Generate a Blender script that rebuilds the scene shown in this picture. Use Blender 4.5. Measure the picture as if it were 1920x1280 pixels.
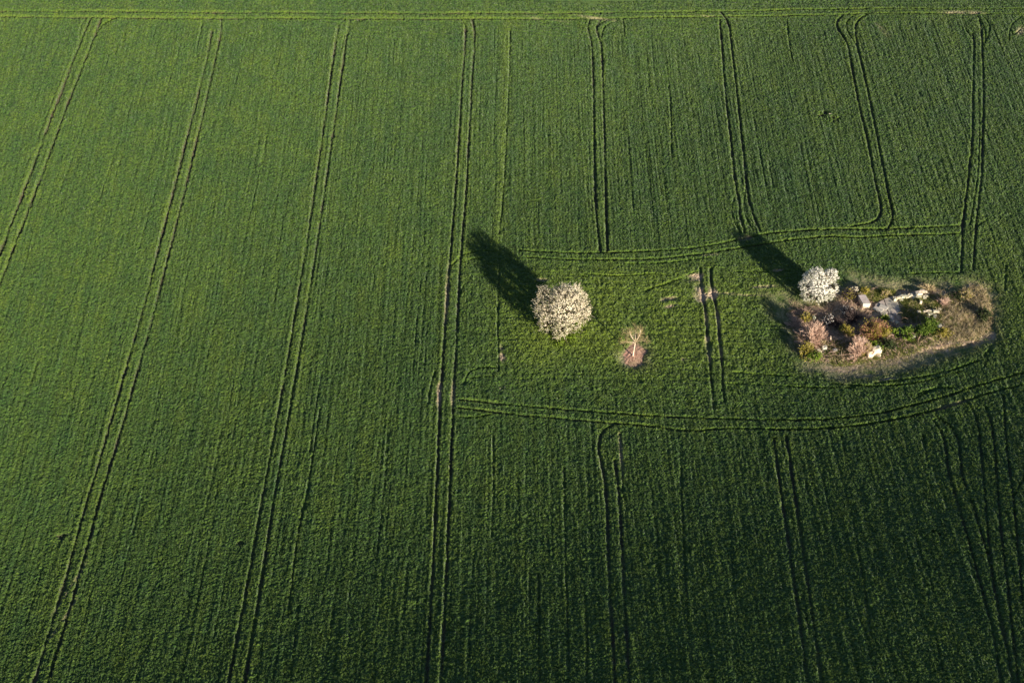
import bpy, math, numpy as np
from mathutils import Vector, noise as mnoise

for o in list(bpy.data.objects):
    bpy.data.objects.remove(o)
scene = bpy.context.scene
C = scene.collection
R = math.radians

# ------------------------------------------------------------------ camera, sky, sun, exposure
CAM_H = 164.0
PITCH = 43.3                      # degrees below the horizon
LENS = 55.0
cam_data = bpy.data.cameras.new('camera')
cam_data.lens = LENS
cam_data.sensor_width = 36.0
cam_data.clip_start = 1.0
cam_data.clip_end = 12000.0
cam = bpy.data.objects.new('camera', cam_data)
cam.location = (0, 0, CAM_H)
cam.rotation_euler = (R(90 - PITCH), 0, 0)
C.objects.link(cam)
scene.camera = cam

SUN_EL = 14.9
SUN_AZ = 35.0                     # from -Y (behind the camera) towards +X
world = bpy.data.worlds.new('World')
scene.world = world
world.use_nodes = True
wn = world.node_tree.nodes
wl = world.node_tree.links
sky = wn.new('ShaderNodeTexSky')
sky.sky_type = 'NISHITA'
sky.sun_disc = False
sky.sun_elevation = R(SUN_EL)
sky.sun_rotation = R(180 - SUN_AZ)
sky.air_density = 0.75
sky.dust_density = 0.3
bg = wn['Background']
wl.new(sky.outputs[0], bg.inputs[0])
bg.inputs[1].default_value = 0.05

sd = bpy.data.lights.new('sun', 'SUN')
sd.energy = 5.0
sd.angle = R(0.55)
sd.color = (1.0, 0.86, 0.66)
sun = bpy.data.objects.new('sun', sd)
to_sun = Vector((math.sin(R(SUN_AZ)) * math.cos(R(SUN_EL)), -math.cos(R(SUN_AZ)) * math.cos(R(SUN_EL)), math.sin(R(SUN_EL))))
sun.rotation_euler = to_sun.to_track_quat('Z', 'Y').to_euler()
sun.location = (60, -60, 200)
C.objects.link(sun)

scene.view_settings.view_transform = 'Standard'
scene.view_settings.look = 'None'
scene.view_settings.exposure = 1.28
scene.view_settings.gamma = 1.0
scene.view_settings.use_curve_mapping = False
scene.render.engine = 'CYCLES'

# ------------------------------------------------------------------ terrain: slopes made up to dim the near right and brighten the far left
AX1, AY1 = -math.sin(R(25)), math.cos(R(25))      # across the near flank, tilted away from the sun to dim it
AX2, AY2 = -math.sin(R(47)), math.cos(R(47))      # across the far left flank, tilted to the sun to brighten it
_ps = np.arange(-6500.0, 6500.0, 2.0)
def _profile(slope):
    z = np.cumsum(slope * np.exp(-(_ps / 190.0) ** 4)) * 2.0   # level again far outside
    return z - z[np.argmin(np.abs(_ps))]
_t1 = np.clip((-_ps - 12.0) / 66.0, 0, 1)
_z1 = _profile(-0.222 * _t1 * _t1 * (3 - 2 * _t1))
_z2 = _profile(np.where(_ps > 0, 0.42 * np.tanh(_ps / 70.0), 0.0))
def terrain(x, y):
    s1 = (x + 8.0) * AX1 + (y - 186.0) * AY1
    s2 = (x + 8.0) * AX2 + (y - 186.0) * AY2
    z = np.interp(s1, _ps, _z1) + np.interp(s2, _ps, _z2)
    z = z + 0.35 * np.sin(x * 0.031 + 1.1) * np.sin(y * 0.027 + 0.4) + 0.25 * np.sin(x * 0.041 + y * 0.013)
    return z

FPX = LENS / 36.0 * 1920.0
_a = R(90 - PITCH)
def ground(px, py):
    """the place on the ground that a point of the survey photograph shows"""
    u = (np.asarray(px, float) - 960.0) / FPX
    v = (640.0 - np.asarray(py, float)) / FPX
    dx, dy, dz = u, v * math.cos(_a) + math.sin(_a), v * math.sin(_a) - math.cos(_a)
    z = np.zeros_like(u)
    for _ in range(8):
        t = (z - CAM_H) / dz
        x, y = dx * t, dy * t
        z = terrain(x, y)
    return x, y

def G(px, py):
    x, y = ground(px, py)
    return float(x), float(y)

M_PX = 1 / 12.25                  # metres for one pixel of the survey near the ruin

# ------------------------------------------------------------------ helpers
rng = np.random.default_rng(7)

def tag(o, label=None, cat=None, group=None, kind=None):
    if label: o['label'] = label
    if cat: o['category'] = cat
    if group: o['group'] = group
    if kind: o['kind'] = kind
    return o

def empty(name, loc, rz=0.0):
    o = bpy.data.objects.new(name, None)
    o.location = loc
    o.rotation_euler = (0, 0, rz)
    o.empty_display_size = 0.5
    C.objects.link(o)
    return o

def mesh_obj(name, verts, faces, mat, parent=None, smooth=False, attrs=None, loc=None):
    """verts: (n,3) array; faces: (m,k) int array or list of such arrays"""
    verts = np.asarray(verts, np.float32)
    if not isinstance(faces, (list, tuple)):
        faces = [faces]
    faces = [np.asarray(f, np.int32) for f in faces if len(f)]
    me = bpy.data.meshes.new(name)
    me.vertices.add(len(verts))
    me.vertices.foreach_set('co', verts.ravel())
    nl = sum(f.size for f in faces)
    npoly = sum(len(f) for f in faces)
    me.loops.add(nl)
    me.polygons.add(npoly)
    me.loops.foreach_set('vertex_index', np.concatenate([f.ravel() for f in faces]))
    tot = np.concatenate([np.full(len(f), f.shape[1], np.int32) for f in faces])
    start = np.concatenate([[0], np.cumsum(tot)[:-1]]).astype(np.int32)
    me.polygons.foreach_set('loop_start', start)
    me.polygons.foreach_set('loop_total', tot)
    me.polygons.foreach_set('use_smooth', np.full(npoly, smooth, bool))
    me.update(calc_edges=True)
    if attrs:
        for k, a in attrs.items():
            at = me.attributes.new(k, 'FLOAT', 'POINT')
            at.data.foreach_set('value', np.asarray(a, np.float32))
    me.materials.append(mat)
    o = bpy.data.objects.new(name, me)
    C.objects.link(o)
    if loc is not None:
        o.location = loc
    if parent is not None:
        o.parent = parent
    return o

class MB:
    """collects tubes, cards and blades of one part, with a random value per piece"""
    def __init__(self):
        self.v, self.q, self.t, self.r = [], [], [], []
        self.n = 0
    def add(self, v, q=None, t=None, rnd=None):
        v = np.asarray(v, float)
        if q is not None and len(q): self.q.append(np.asarray(q) + self.n)
        if t is not None and len(t): self.t.append(np.asarray(t) + self.n)
        self.v.append(v)
        if rnd is None: rnd = np.full(len(v), rng.random())
        self.r.append(np.broadcast_to(rnd, (len(v),)))
        self.n += len(v)
    def tube(self, pts, radii, sides=6, rnd=None, cap=True):
        pts = np.asarray(pts, float)
        n = len(pts)
        radii = np.broadcast_to(radii, (n,))
        d = np.gradient(pts, axis=0)
        d /= np.linalg.norm(d, axis=1)[:, None] + 1e-9
        ref = np.array([0.31, 0.17, 0.93]) if abs(d[0][2]) < 0.9 else np.array([1.0, 0.1, 0.0])
        a = np.cross(d, ref); a /= np.linalg.norm(a, axis=1)[:, None] + 1e-9
        b = np.cross(d, a)
        ang = np.arange(sides) * 2 * math.pi / sides
        v = pts[:, None, :] + radii[:, None, None] * (np.cos(ang)[None, :, None] * a[:, None, :] + np.sin(ang)[None, :, None] * b[:, None, :])
        i = np.arange(n - 1)[:, None] * sides
        j = np.arange(sides)[None, :]
        k = (j + 1) % sides
        q = np.stack([i + j, i + k, i + sides + k, i + sides + j], -1).reshape(-1, 4)
        v = v.reshape(-1, 3)
        t = None
        if cap:
            v = np.vstack([v, pts[-1:]])
            l = (n - 1) * sides
            t = [[l + x, l + (x + 1) % sides, n * sides] for x in range(sides)]
        self.add(v, q, t, rnd)
    def cards(self, c, size, aspect=1.0, up=0.0, face=None):
        """small bent leaves or petals: two triangles folded along the middle"""
        n = len(c)
        u = rng.normal(size=(n, 3)); u /= np.linalg.norm(u, axis=1)[:, None]
        w = rng.normal(size=(n, 3)); w[:, 2] += up
        if face is not None:                     # turned mostly towards the given direction
            f_ = face + rng.normal(scale=0.55, size=(n, 3))
            f_ /= np.linalg.norm(f_, axis=1)[:, None] + 1e-9
            u -= f_ * (u * f_).sum(1)[:, None]; u /= np.linalg.norm(u, axis=1)[:, None] + 1e-9
            w = f_
        w = np.cross(u, w); w /= np.linalg.norm(w, axis=1)[:, None] + 1e-9
        nn = np.cross(u, w)
        s = np.broadcast_to(size, (n,))[:, None] * 0.5
        lift = nn * s * rng.uniform(0.1, 0.5, (n, 1))
        v = np.stack([c + u * s * aspect, c + w * s + lift, c - u * s * aspect, c - w * s + lift], 1).reshape(-1, 3)
        b = np.arange(n)[:, None] * 4
        t = np.concatenate([b + [0, 1, 2], b + [0, 2, 3]])
        self.add(v, None, t, np.repeat(rng.random(n), 4))
    def blades(self, base, tip, width):
        """three-sided tapering blades"""
        n = len(base)
        d = tip - base
        side = np.cross(d, rng.normal(size=(n, 3))); side /= np.linalg.norm(side, axis=1)[:, None] + 1e-9
        s2 = np.cross(d, side); s2 /= np.linalg.norm(s2, axis=1)[:, None] + 1e-9
        w = np.broadcast_to(width, (n,))[:, None] * 0.5
        v = np.stack([base + side * w, base - side * w * 0.5 + s2 * w * 0.87, base - side * w * 0.5 - s2 * w * 0.87, tip], 1).reshape(-1, 3)
        b = np.arange(n)[:, None] * 4
        t = np.concatenate([b + [0, 1, 3], b + [1, 2, 3], b + [2, 0, 3]])
        self.add(v, None, t, np.repeat(rng.random(n), 4))
    def build(self, name, mat, parent=None, smooth=False, loc=None):
        fs = []
        if self.q: fs.append(np.concatenate(self.q))
        if self.t: fs.append(np.concatenate(self.t))
        o = mesh_obj(name, np.concatenate(self.v), fs, mat, parent, smooth, {'rnd': np.concatenate(self.r)}, loc)
        if name in ('stems', 'twigs', 'fine_twigs', 'leaves', 'blossom', 'limbs'): o['kind'] = 'stuff'
        return o

# ------------------------------------------------------------------ materials
def new_mat(name):
    m = bpy.data.materials.new(name)
    m.use_nodes = True
    nt = m.node_tree
    return m, nt.nodes, nt.links, nt.nodes['Principled BSDF']

def ramp(n, stops):
    r = n.new('ShaderNodeValToRGB')
    e = r.color_ramp.elements
    while len(e) < len(stops): e.new(0.5)
    for el, (p, c) in zip(e, stops):
        el.position = p
        el.color = (*c, 1)
    return r

def noise_tex(n, l, scale, detail=3, rough=0.55, vec=None):
    t = n.new('ShaderNodeTexNoise')
    t.inputs['Scale'].default_value = scale
    t.inputs['Detail'].default_value = detail
    t.inputs['Roughness'].default_value = rough
    if vec is not None: l.new(vec, t.inputs['Vector'])
    return t

def mixc(n, l, fac, a, b, mode='MIX'):
    m = n.new('ShaderNodeMix')
    m.data_type = 'RGBA'
    m.blend_type = mode
    for sock, val in ((m.inputs[0], fac), (m.inputs[6], a), (m.inputs[7], b)):
        if hasattr(val, 'is_output'): l.new(val, sock)
        elif isinstance(val, (int, float)): sock.default_value = val
        else: sock.default_value = (*val, 1)
    return m.outputs[2]

def attr(n, name):
    a = n.new('ShaderNodeAttribute')
    a.attribute_name = name
    return a.outputs['Fac']

def rnd_mat(name, stops, rough=0.7, spec=0.2, trans=0.0, nscale=0.0):
    m, n, l, p = new_mat(name)
    r = ramp(n, stops)
    l.new(attr(n, 'rnd'), r.inputs[0])
    col = r.outputs[0]
    if nscale:
        geo = n.new('ShaderNodeNewGeometry')
        nz = noise_tex(n, l, nscale, 3, 0.6, geo.outputs['Position'])
        rr = ramp(n, [(0.3, (0.6, 0.6, 0.6)), (0.7, (1.25, 1.25, 1.25))])
        l.new(nz.outputs[0], rr.inputs[0])
        col = mixc(n, l, 1.0, col, rr.outputs[0], 'MULTIPLY')
    l.new(col, p.inputs['Base Color'])
    p.inputs['Roughness'].default_value = rough
    p.inputs['Specular IOR Level'].default_value = spec
    if trans:
        tr = n.new('ShaderNodeBsdfTranslucent')
        l.new(col, tr.inputs[0])
        mx = n.new('ShaderNodeMixShader')
        mx.inputs[0].default_value = trans
        l.new(p.outputs[0], mx.inputs[1]); l.new(tr.outputs[0], mx.inputs[2])
        l.new(mx.outputs[0], n['Material Output'].inputs[0])
    return m

def crop_material(name='crop', instanced=False):
    m, n, l, p = new_mat(name)
    geo = n.new('ShaderNodeNewGeometry')
    pos = geo.outputs['Position']
    n1 = noise_tex(n, l, 4.5, 4, 0.7, pos)
    r1 = ramp(n, [(0.34, (0.017, 0.046, 0.009)), (0.5, (0.040, 0.084, 0.014)), (0.66, (0.082, 0.134, 0.024))])
    l.new(n1.outputs[0], r1.inputs[0])
    n2 = noise_tex(n, l, 0.035, 4, 0.6, pos)
    r2 = ramp(n, [(0.3, (0.84, 0.90, 0.95)), (0.7, (1.12, 1.08, 1.0))])
    l.new(n2.outputs[0], r2.inputs[0])
    col = mixc(n, l, 1.0, r1.outputs[0], r2.outputs[0], 'MULTIPLY')
    # sowing passes differ a little in vigour: bands in drilling direction, and patches
    mp = n.new('ShaderNodeMapping')
    mp.inputs['Rotation'].default_value = (0, 0, R(0.78))
    mp.inputs['Scale'].default_value = (1.0, 0.045, 1.0)
    l.new(pos, mp.inputs['Vector'])
    n4 = noise_tex(n, l, 0.75, 4, 0.65, mp.outputs[0])
    r4 = ramp(n, [(0.32, (0.80, 0.90, 1.05)), (0.5, (1.0, 1.0, 1.0)), (0.68, (1.22, 1.10, 0.9))])
    l.new(n4.outputs[0], r4.inputs[0])
    col = mixc(n, l, 1.0, col, r4.outputs[0], 'MULTIPLY')
    n5 = noise_tex(n, l, 0.22, 4, 0.65, pos)
    r5 = ramp(n, [(0.32, (0.82, 0.90, 1.02)), (0.68, (1.16, 1.08, 0.95))])
    l.new(n5.outputs[0], r5.inputs[0])
    col = mixc(n, l, 1.0, col, r5.outputs[0], 'MULTIPLY')
    # new yellowish growth, dry thin stand, bare soil
    fr = ramp(n, [(0.34, (0.060, 0.105, 0.010)), (0.66, (0.165, 0.220, 0.022))])
    l.new(n1.outputs[0], fr.inputs[0])
    col = mixc(n, l, attr(n, 'fresh'), col, fr.outputs[0])
    n3 = noise_tex(n, l, 2.6, 5, 0.75, pos)
    dr = ramp(n, [(0.34, (0.075, 0.105, 0.035)), (0.5, (0.21, 0.19, 0.105)), (0.68, (0.46, 0.37, 0.25))])
    l.new(n3.outputs[0], dr.inputs[0])
    col = mixc(n, l, attr(n, 'dry'), col, dr.outputs[0])
    col = mixc(n, l, attr(n, 'groove_shade'), col, (0.055, 0.046, 0.028))  # track soil darkened to paint shade into the groove bottoms
    sr = ramp(n, [(0.32, (0.17, 0.12, 0.092)), (0.5, (0.36, 0.27, 0.205)), (0.7, (0.62, 0.49, 0.38))])
    l.new(n3.outputs[0], sr.inputs[0])
    col = mixc(n, l, attr(n, 'soil'), col, sr.outputs[0])
    l.new(col, p.inputs['Base Color'])
    p.inputs['Roughness'].default_value = 0.7
    p.inputs['Specular IOR Level'].default_value = 0.08
    p.inputs['Sheen Weight'].default_value = 0.27
    p.inputs['Sheen Roughness'].default_value = 0.45
    p.inputs['Sheen Tint'].default_value = (0.84, 0.93, 0.92, 1)
    bn = noise_tex(n, l, 7.0, 3, 0.7, pos)
    b = n.new('ShaderNodeBump')
    b.inputs['Strength'].default_value = 0.7
    b.inputs['Distance'].default_value = 0.10
    l.new(bn.outputs[0], b.inputs['Height'])
    if not instanced:
        l.new(b.outputs[0], p.inputs['Normal'])
    else:
        for nd in n:
            if nd.type == 'ATTRIBUTE': nd.attribute_type = 'INSTANCER'
    return m

def litter_material(name, stops, scale=1.6, bump=0.08):
    m, n, l, p = new_mat(name)
    geo = n.new('ShaderNodeNewGeometry')
    n1 = noise_tex(n, l, scale, 6, 0.72, geo.outputs['Position'])
    r = ramp(n, stops)
    l.new(n1.outputs[0], r.inputs[0])
    n2 = noise_tex(n, l, 0.25, 3, 0.6, geo.outputs['Position'])
    r2 = ramp(n, [(0.35, (0.75, 0.85, 0.7)), (0.65, (1.15, 1.05, 1.0))])
    l.new(n2.outputs[0], r2.inputs[0])
    l.new(mixc(n, l, 1.0, r.outputs[0], r2.outputs[0], 'MULTIPLY'), p.inputs['Base Color'])
    p.inputs['Roughness'].default_value = 0.9
    p.inputs['Specular IOR Level'].default_value = 0.1
    b = n.new('ShaderNodeBump')
    b.inputs['Distance'].default_value = bump
    n3 = noise_tex(n, l, scale * 4, 4, 0.7, geo.outputs['Position'])
    l.new(n3.outputs[0], b.inputs['Height'])
    l.new(b.outputs[0], p.inputs['Normal'])
    return m

M_CROP = crop_material()
M_CROPLEAF = crop_material('crop_leaf', True)
M_LITTER = litter_material('dry_litter', [(0.25, (0.11, 0.082, 0.066)), (0.40, (0.27, 0.195, 0.16)), (0.56, (0.46, 0.35, 0.29)), (0.8, (0.66, 0.55, 0.47))])
M_REDSOIL = litter_material('red_litter', [(0.3, (0.22, 0.12, 0.095)), (0.5, (0.44, 0.28, 0.225)), (0.7, (0.68, 0.50, 0.41))], 3.0)
M_SLAB = litter_material('old_concrete', [(0.25, (0.24, 0.20, 0.205)), (0.5, (0.43, 0.375, 0.385)), (0.8, (0.62, 0.55, 0.54))], 1.8, 0.03)
M_STONE = litter_material('limestone', [(0.3, (0.22, 0.195, 0.15)), (0.44, (0.55, 0.50, 0.41)), (0.7, (0.84, 0.80, 0.72))], 3.2, 0.05)
M_GREYSTONE = litter_material('grey_stone', [(0.2, (0.28, 0.26, 0.27)), (0.5, (0.48, 0.45, 0.47)), (0.8, (0.64, 0.61, 0.60))], 2.5, 0.03)
M_BARK = rnd_mat('bark', [(0.0, (0.055, 0.042, 0.033)), (1.0, (0.12, 0.095, 0.075))], 0.9, 0.1, nscale=6)
M_PALEBARK = rnd_mat('pale_bark', [(0.0, (0.52, 0.42, 0.32)), (1.0, (0.66, 0.56, 0.45))], 0.85, 0.1, nscale=5)
M_TANTWIG = rnd_mat('tan_twig', [(0.0, (0.30, 0.24, 0.14)), (1.0, (0.55, 0.46, 0.29))], 0.85, 0.1)
M_OLIVETWIG = rnd_mat('olive_twig', [(0.0, (0.22, 0.18, 0.09)), (1.0, (0.42, 0.34, 0.19))], 0.85, 0.1)
M_PINKTWIG = rnd_mat('pink_twig', [(0.0, (0.30, 0.195, 0.155)), (0.6, (0.55, 0.385, 0.305)), (1.0, (0.72, 0.56, 0.46))], 0.85, 0.1)
M_REDTWIG = rnd_mat('red_twig', [(0.0, (0.22, 0.10, 0.07)), (1.0, (0.48, 0.28, 0.18))], 0.85, 0.1)
M_DARKTWIG = rnd_mat('dark_twig', [(0.0, (0.045, 0.033, 0.034)), (1.0, (0.13, 0.10, 0.095))], 0.9, 0.1)
M_BLOSSOM = rnd_mat('cream_blossom', [(0.0, (0.70, 0.61, 0.42)), (0.3, (0.87, 0.80, 0.64)), (1.0, (0.94, 0.89, 0.76))], 0.7, 0.1, 0.12)
M_WHITEBLOSSOM = rnd_mat('white_blossom', [(0.0, (0.72, 0.71, 0.62)), (0.3, (0.87, 0.86, 0.80)), (1.0, (0.94, 0.94, 0.91))], 0.7, 0.1, 0.12)
M_SPRINGLEAF = rnd_mat('spring_leaf', [(0.0, (0.085, 0.120, 0.022)), (1.0, (0.21, 0.235, 0.06))], 0.6, 0.2, 0.2)
M_LEAF = rnd_mat('green_leaf', [(0.0, (0.050, 0.105, 0.014)), (0.6, (0.115, 0.195, 0.024)), (1.0, (0.18, 0.26, 0.04))], 0.6, 0.25, 0.2)
M_BRIGHTLEAF = rnd_mat('bright_leaf', [(0.0, (0.085, 0.155, 0.012)), (1.0, (0.19, 0.28, 0.025))], 0.6, 0.25, 0.2)
M_YELLEAF = rnd_mat('yellow_leaf', [(0.0, (0.15, 0.145, 0.015)), (1.0, (0.36, 0.31, 0.05))], 0.65, 0.2, 0.2)
M_DARKLEAF = rnd_mat('dark_leaf', [(0.0, (0.018, 0.036, 0.010)), (1.0, (0.055, 0.085, 0.022))], 0.6, 0.25, 0.1)
M_STRAW = rnd_mat('straw', [(0.0, (0.28, 0.225, 0.125)), (0.5, (0.50, 0.41, 0.25)), (1.0, (0.72, 0.61, 0.43))], 0.8, 0.15, 0.15)
M_WEED = rnd_mat('weed', [(0.0, (0.075, 0.125, 0.018)), (0.6, (0.20, 0.24, 0.045)), (1.0, (0.42, 0.38, 0.15))], 0.7, 0.2, 0.2)

# ------------------------------------------------------------------ the crop: one sheet with wheel tracks pressed into it
STEP = 0.17
TUFT_SHARE = 0.27
GX0, GX1, GY0, GY1 = -116.0, 112.0, 98.0, 288.0
xs = np.arange(GX0, GX1, STEP)
ys = np.arange(GY0, GY1, STEP)
NX, NY = len(xs), len(ys)
XX, YY = np.meshgrid(xs, ys)              # [row y, col x]

def gnoise(sx, sy, seed):
    """smooth random field of unit deviation; sx, sy are the lengths in metres"""
    r = np.random.default_rng(seed).normal(size=(NY, NX)).astype(np.float32)
    f = np.fft.rfft2(r)
    fy = np.fft.fftfreq(NY)[:, None]
    fx = np.fft.rfftfreq(NX)[None, :]
    k = np.exp(-2 * math.pi ** 2 * ((fx * sx / STEP) ** 2 + (fy * sy / STEP) ** 2))
    g = np.fft.irfft2(f * k, s=(NY, NX))
    return (g / g.std()).astype(np.float32)

def stroke(field, pts, half, value=1.0, world=False, soft=0.10, wob=0.0, mode='max'):
    """press a line of given half width into a field (0..1)"""
    p = np.array(pts, float)
    if not world:
        gx, gy = ground(p[:, 0], p[:, 1])
    else:
        gx, gy = p[:, 0], p[:, 1]
    # smooth the surveyed corner points
    n = len(gx)
    if n > 2:
        t = np.concatenate([[0], np.cumsum(np.hypot(np.diff(gx), np.diff(gy)))])
        tt = np.linspace(0, t[-1], max(8, int(t[-1] / 1.2)))
        gx2, gy2 = np.interp(tt, t, gx), np.interp(tt, t, gy)
        for _ in range(3):
            gx2[1:-1] = (gx2[:-2] + 2 * gx2[1:-1] + gx2[2:]) / 4
            gy2[1:-1] = (gy2[:-2] + 2 * gy2[1:-1] + gy2[2:]) / 4
        gx, gy = gx2, gy2
    rad = half + soft * 3
    for a in range(len(gx) - 1):
        x0, y0, x1, y1 = gx[a], gy[a], gx[a + 1], gy[a + 1]
        i0 = max(0, int((min(x0, x1) - rad - GX0) / STEP)); i1 = min(NX, int((max(x0, x1) + rad - GX0) / STEP) + 2)
        j0 = max(0, int((min(y0, y1) - rad - GY0) / STEP)); j1 = min(NY, int((max(y0, y1) + rad - GY0) / STEP) + 2)
        if i1 <= i0 or j1 <= j0: continue
        X = XX[j0:j1, i0:i1]; Y = YY[j0:j1, i0:i1]
        dx, dy = x1 - x0, y1 - y0
        L2 = dx * dx + dy * dy + 1e-9
        t = np.clip(((X - x0) * dx + (Y - y0) * dy) / L2, 0, 1)
        d = np.hypot(X - x0 - t * dx, Y - y0 - t * dy)
        if wob: d = d + wob * WOB[j0:j1, i0:i1]
        val = value * np.clip((half + soft - d) / (2 * soft), 0, 1)
        f = field[j0:j1, i0:i1]
        np.maximum(f, val, out=f)

def blob(field, px, py, rx, ry, value=1.0, soft=0.5, ang=0.0):
    """a soft elliptical patch, radii in metres"""
    cx, cy = G(px, py)
    r = max(rx, ry) * (1 + soft) + 0.6
    i0 = max(0, int((cx - r - GX0) / STEP)); i1 = min(NX, int((cx + r - GX0) / STEP) + 2)
    j0 = max(0, int((cy - r - GY0) / STEP)); j1 = min(NY, int((cy + r - GY0) / STEP) + 2)
    X = XX[j0:j1, i0:i1] - cx; Y = YY[j0:j1, i0:i1] - cy
    ca, sa = math.cos(ang), math.sin(ang)
    d = np.hypot((X * ca + Y * sa) / rx, (-X * sa + Y * ca) / ry) + 0.25 * N06[j0:j1, i0:i1] * min(1.0, 0.5 + soft)
    val = value * np.clip((1 + soft - d) / (2 * soft), 0, 1)
    f = field[j0:j1, i0:i1]
    np.maximum(f, val, out=f)

def poly_mask(pts, blur):
    """soft mask of a polygon drawn on the survey, blur in metres"""
    p = np.array(pts, float)
    gx, gy = ground(p[:, 0], p[:, 1])
    pad = blur * 4 + 1
    i0 = max(0, int((gx.min() - pad - GX0) / STEP)); i1 = min(NX, int((gx.max() + pad - GX0) / STEP) + 2)
    j0 = max(0, int((gy.min() - pad - GY0) / STEP)); j1 = min(NY, int((gy.max() + pad - GY0) / STEP) + 2)
    X = XX[j0:j1, i0:i1] + 0.5 * N06[j0:j1, i0:i1]
    Y = YY[j0:j1, i0:i1] + 0.5 * N06b[j0:j1, i0:i1]
    ins = np.zeros(X.shape, bool)
    n = len(gx)
    for a in range(n):
        b = (a + 1) % n
        cond = (gy[a] > Y) != (gy[b] > Y)
        xi = (gx[b] - gx[a]) * (Y - gy[a]) / (gy[b] - gy[a] + 1e-12) + gx[a]
        ins ^= cond & (X < xi)
    m = ins.astype(float)
    k = int(blur * 3 / STEP)
    if k > 0:
        ker = np.exp(-0.5 * (np.arange(-k, k + 1) * STEP / blur) ** 2); ker /= ker.sum()
        m = np.apply_along_axis(lambda r: np.convolve(r, ker, 'same'), 1, m)
        m = np.apply_along_axis(lambda r: np.convolve(r, ker, 'same'), 0, m)
    out = np.zeros((NY, NX), np.float32)
    out[j0:j1, i0:i1] = m
    return out

N02 = gnoise(0.045, 0.055, 1)
N04 = gnoise(0.20, 0.22, 2)
N06 = gnoise(0.6, 0.6, 3)
N06b = gnoise(0.6, 0.6, 4)
N3 = gnoise(2.6, 3.4, 5)
NROW = gnoise(0.07, 4.0, 6)
NROW2 = gnoise(0.22, 11.0, 8)
NROWH = gnoise(4.0, 0.08, 12)
N12 = gnoise(9, 12, 9)
WOB = gnoise(0.5, 0.7, 10) * 0.5 + gnoise(0.18, 0.18, 11) * 0.5

track = np.zeros((NY, NX), np.float32)     # pressed wheel tracks
faint = np.zeros((NY, NX), np.float32)     # drill marks and old wheelings
rim = np.zeros((NY, NX), np.float32)
soil = np.zeros((NY, NX), np.float32)

VPX, VPY = 1015.0, -2125.0
def along(x, y, y2):
    """where a line in drilling direction through (x, y) reaches row y2"""
    return VPX + (x - VPX) * (y2 - VPY) / (y - VPY)

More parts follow.
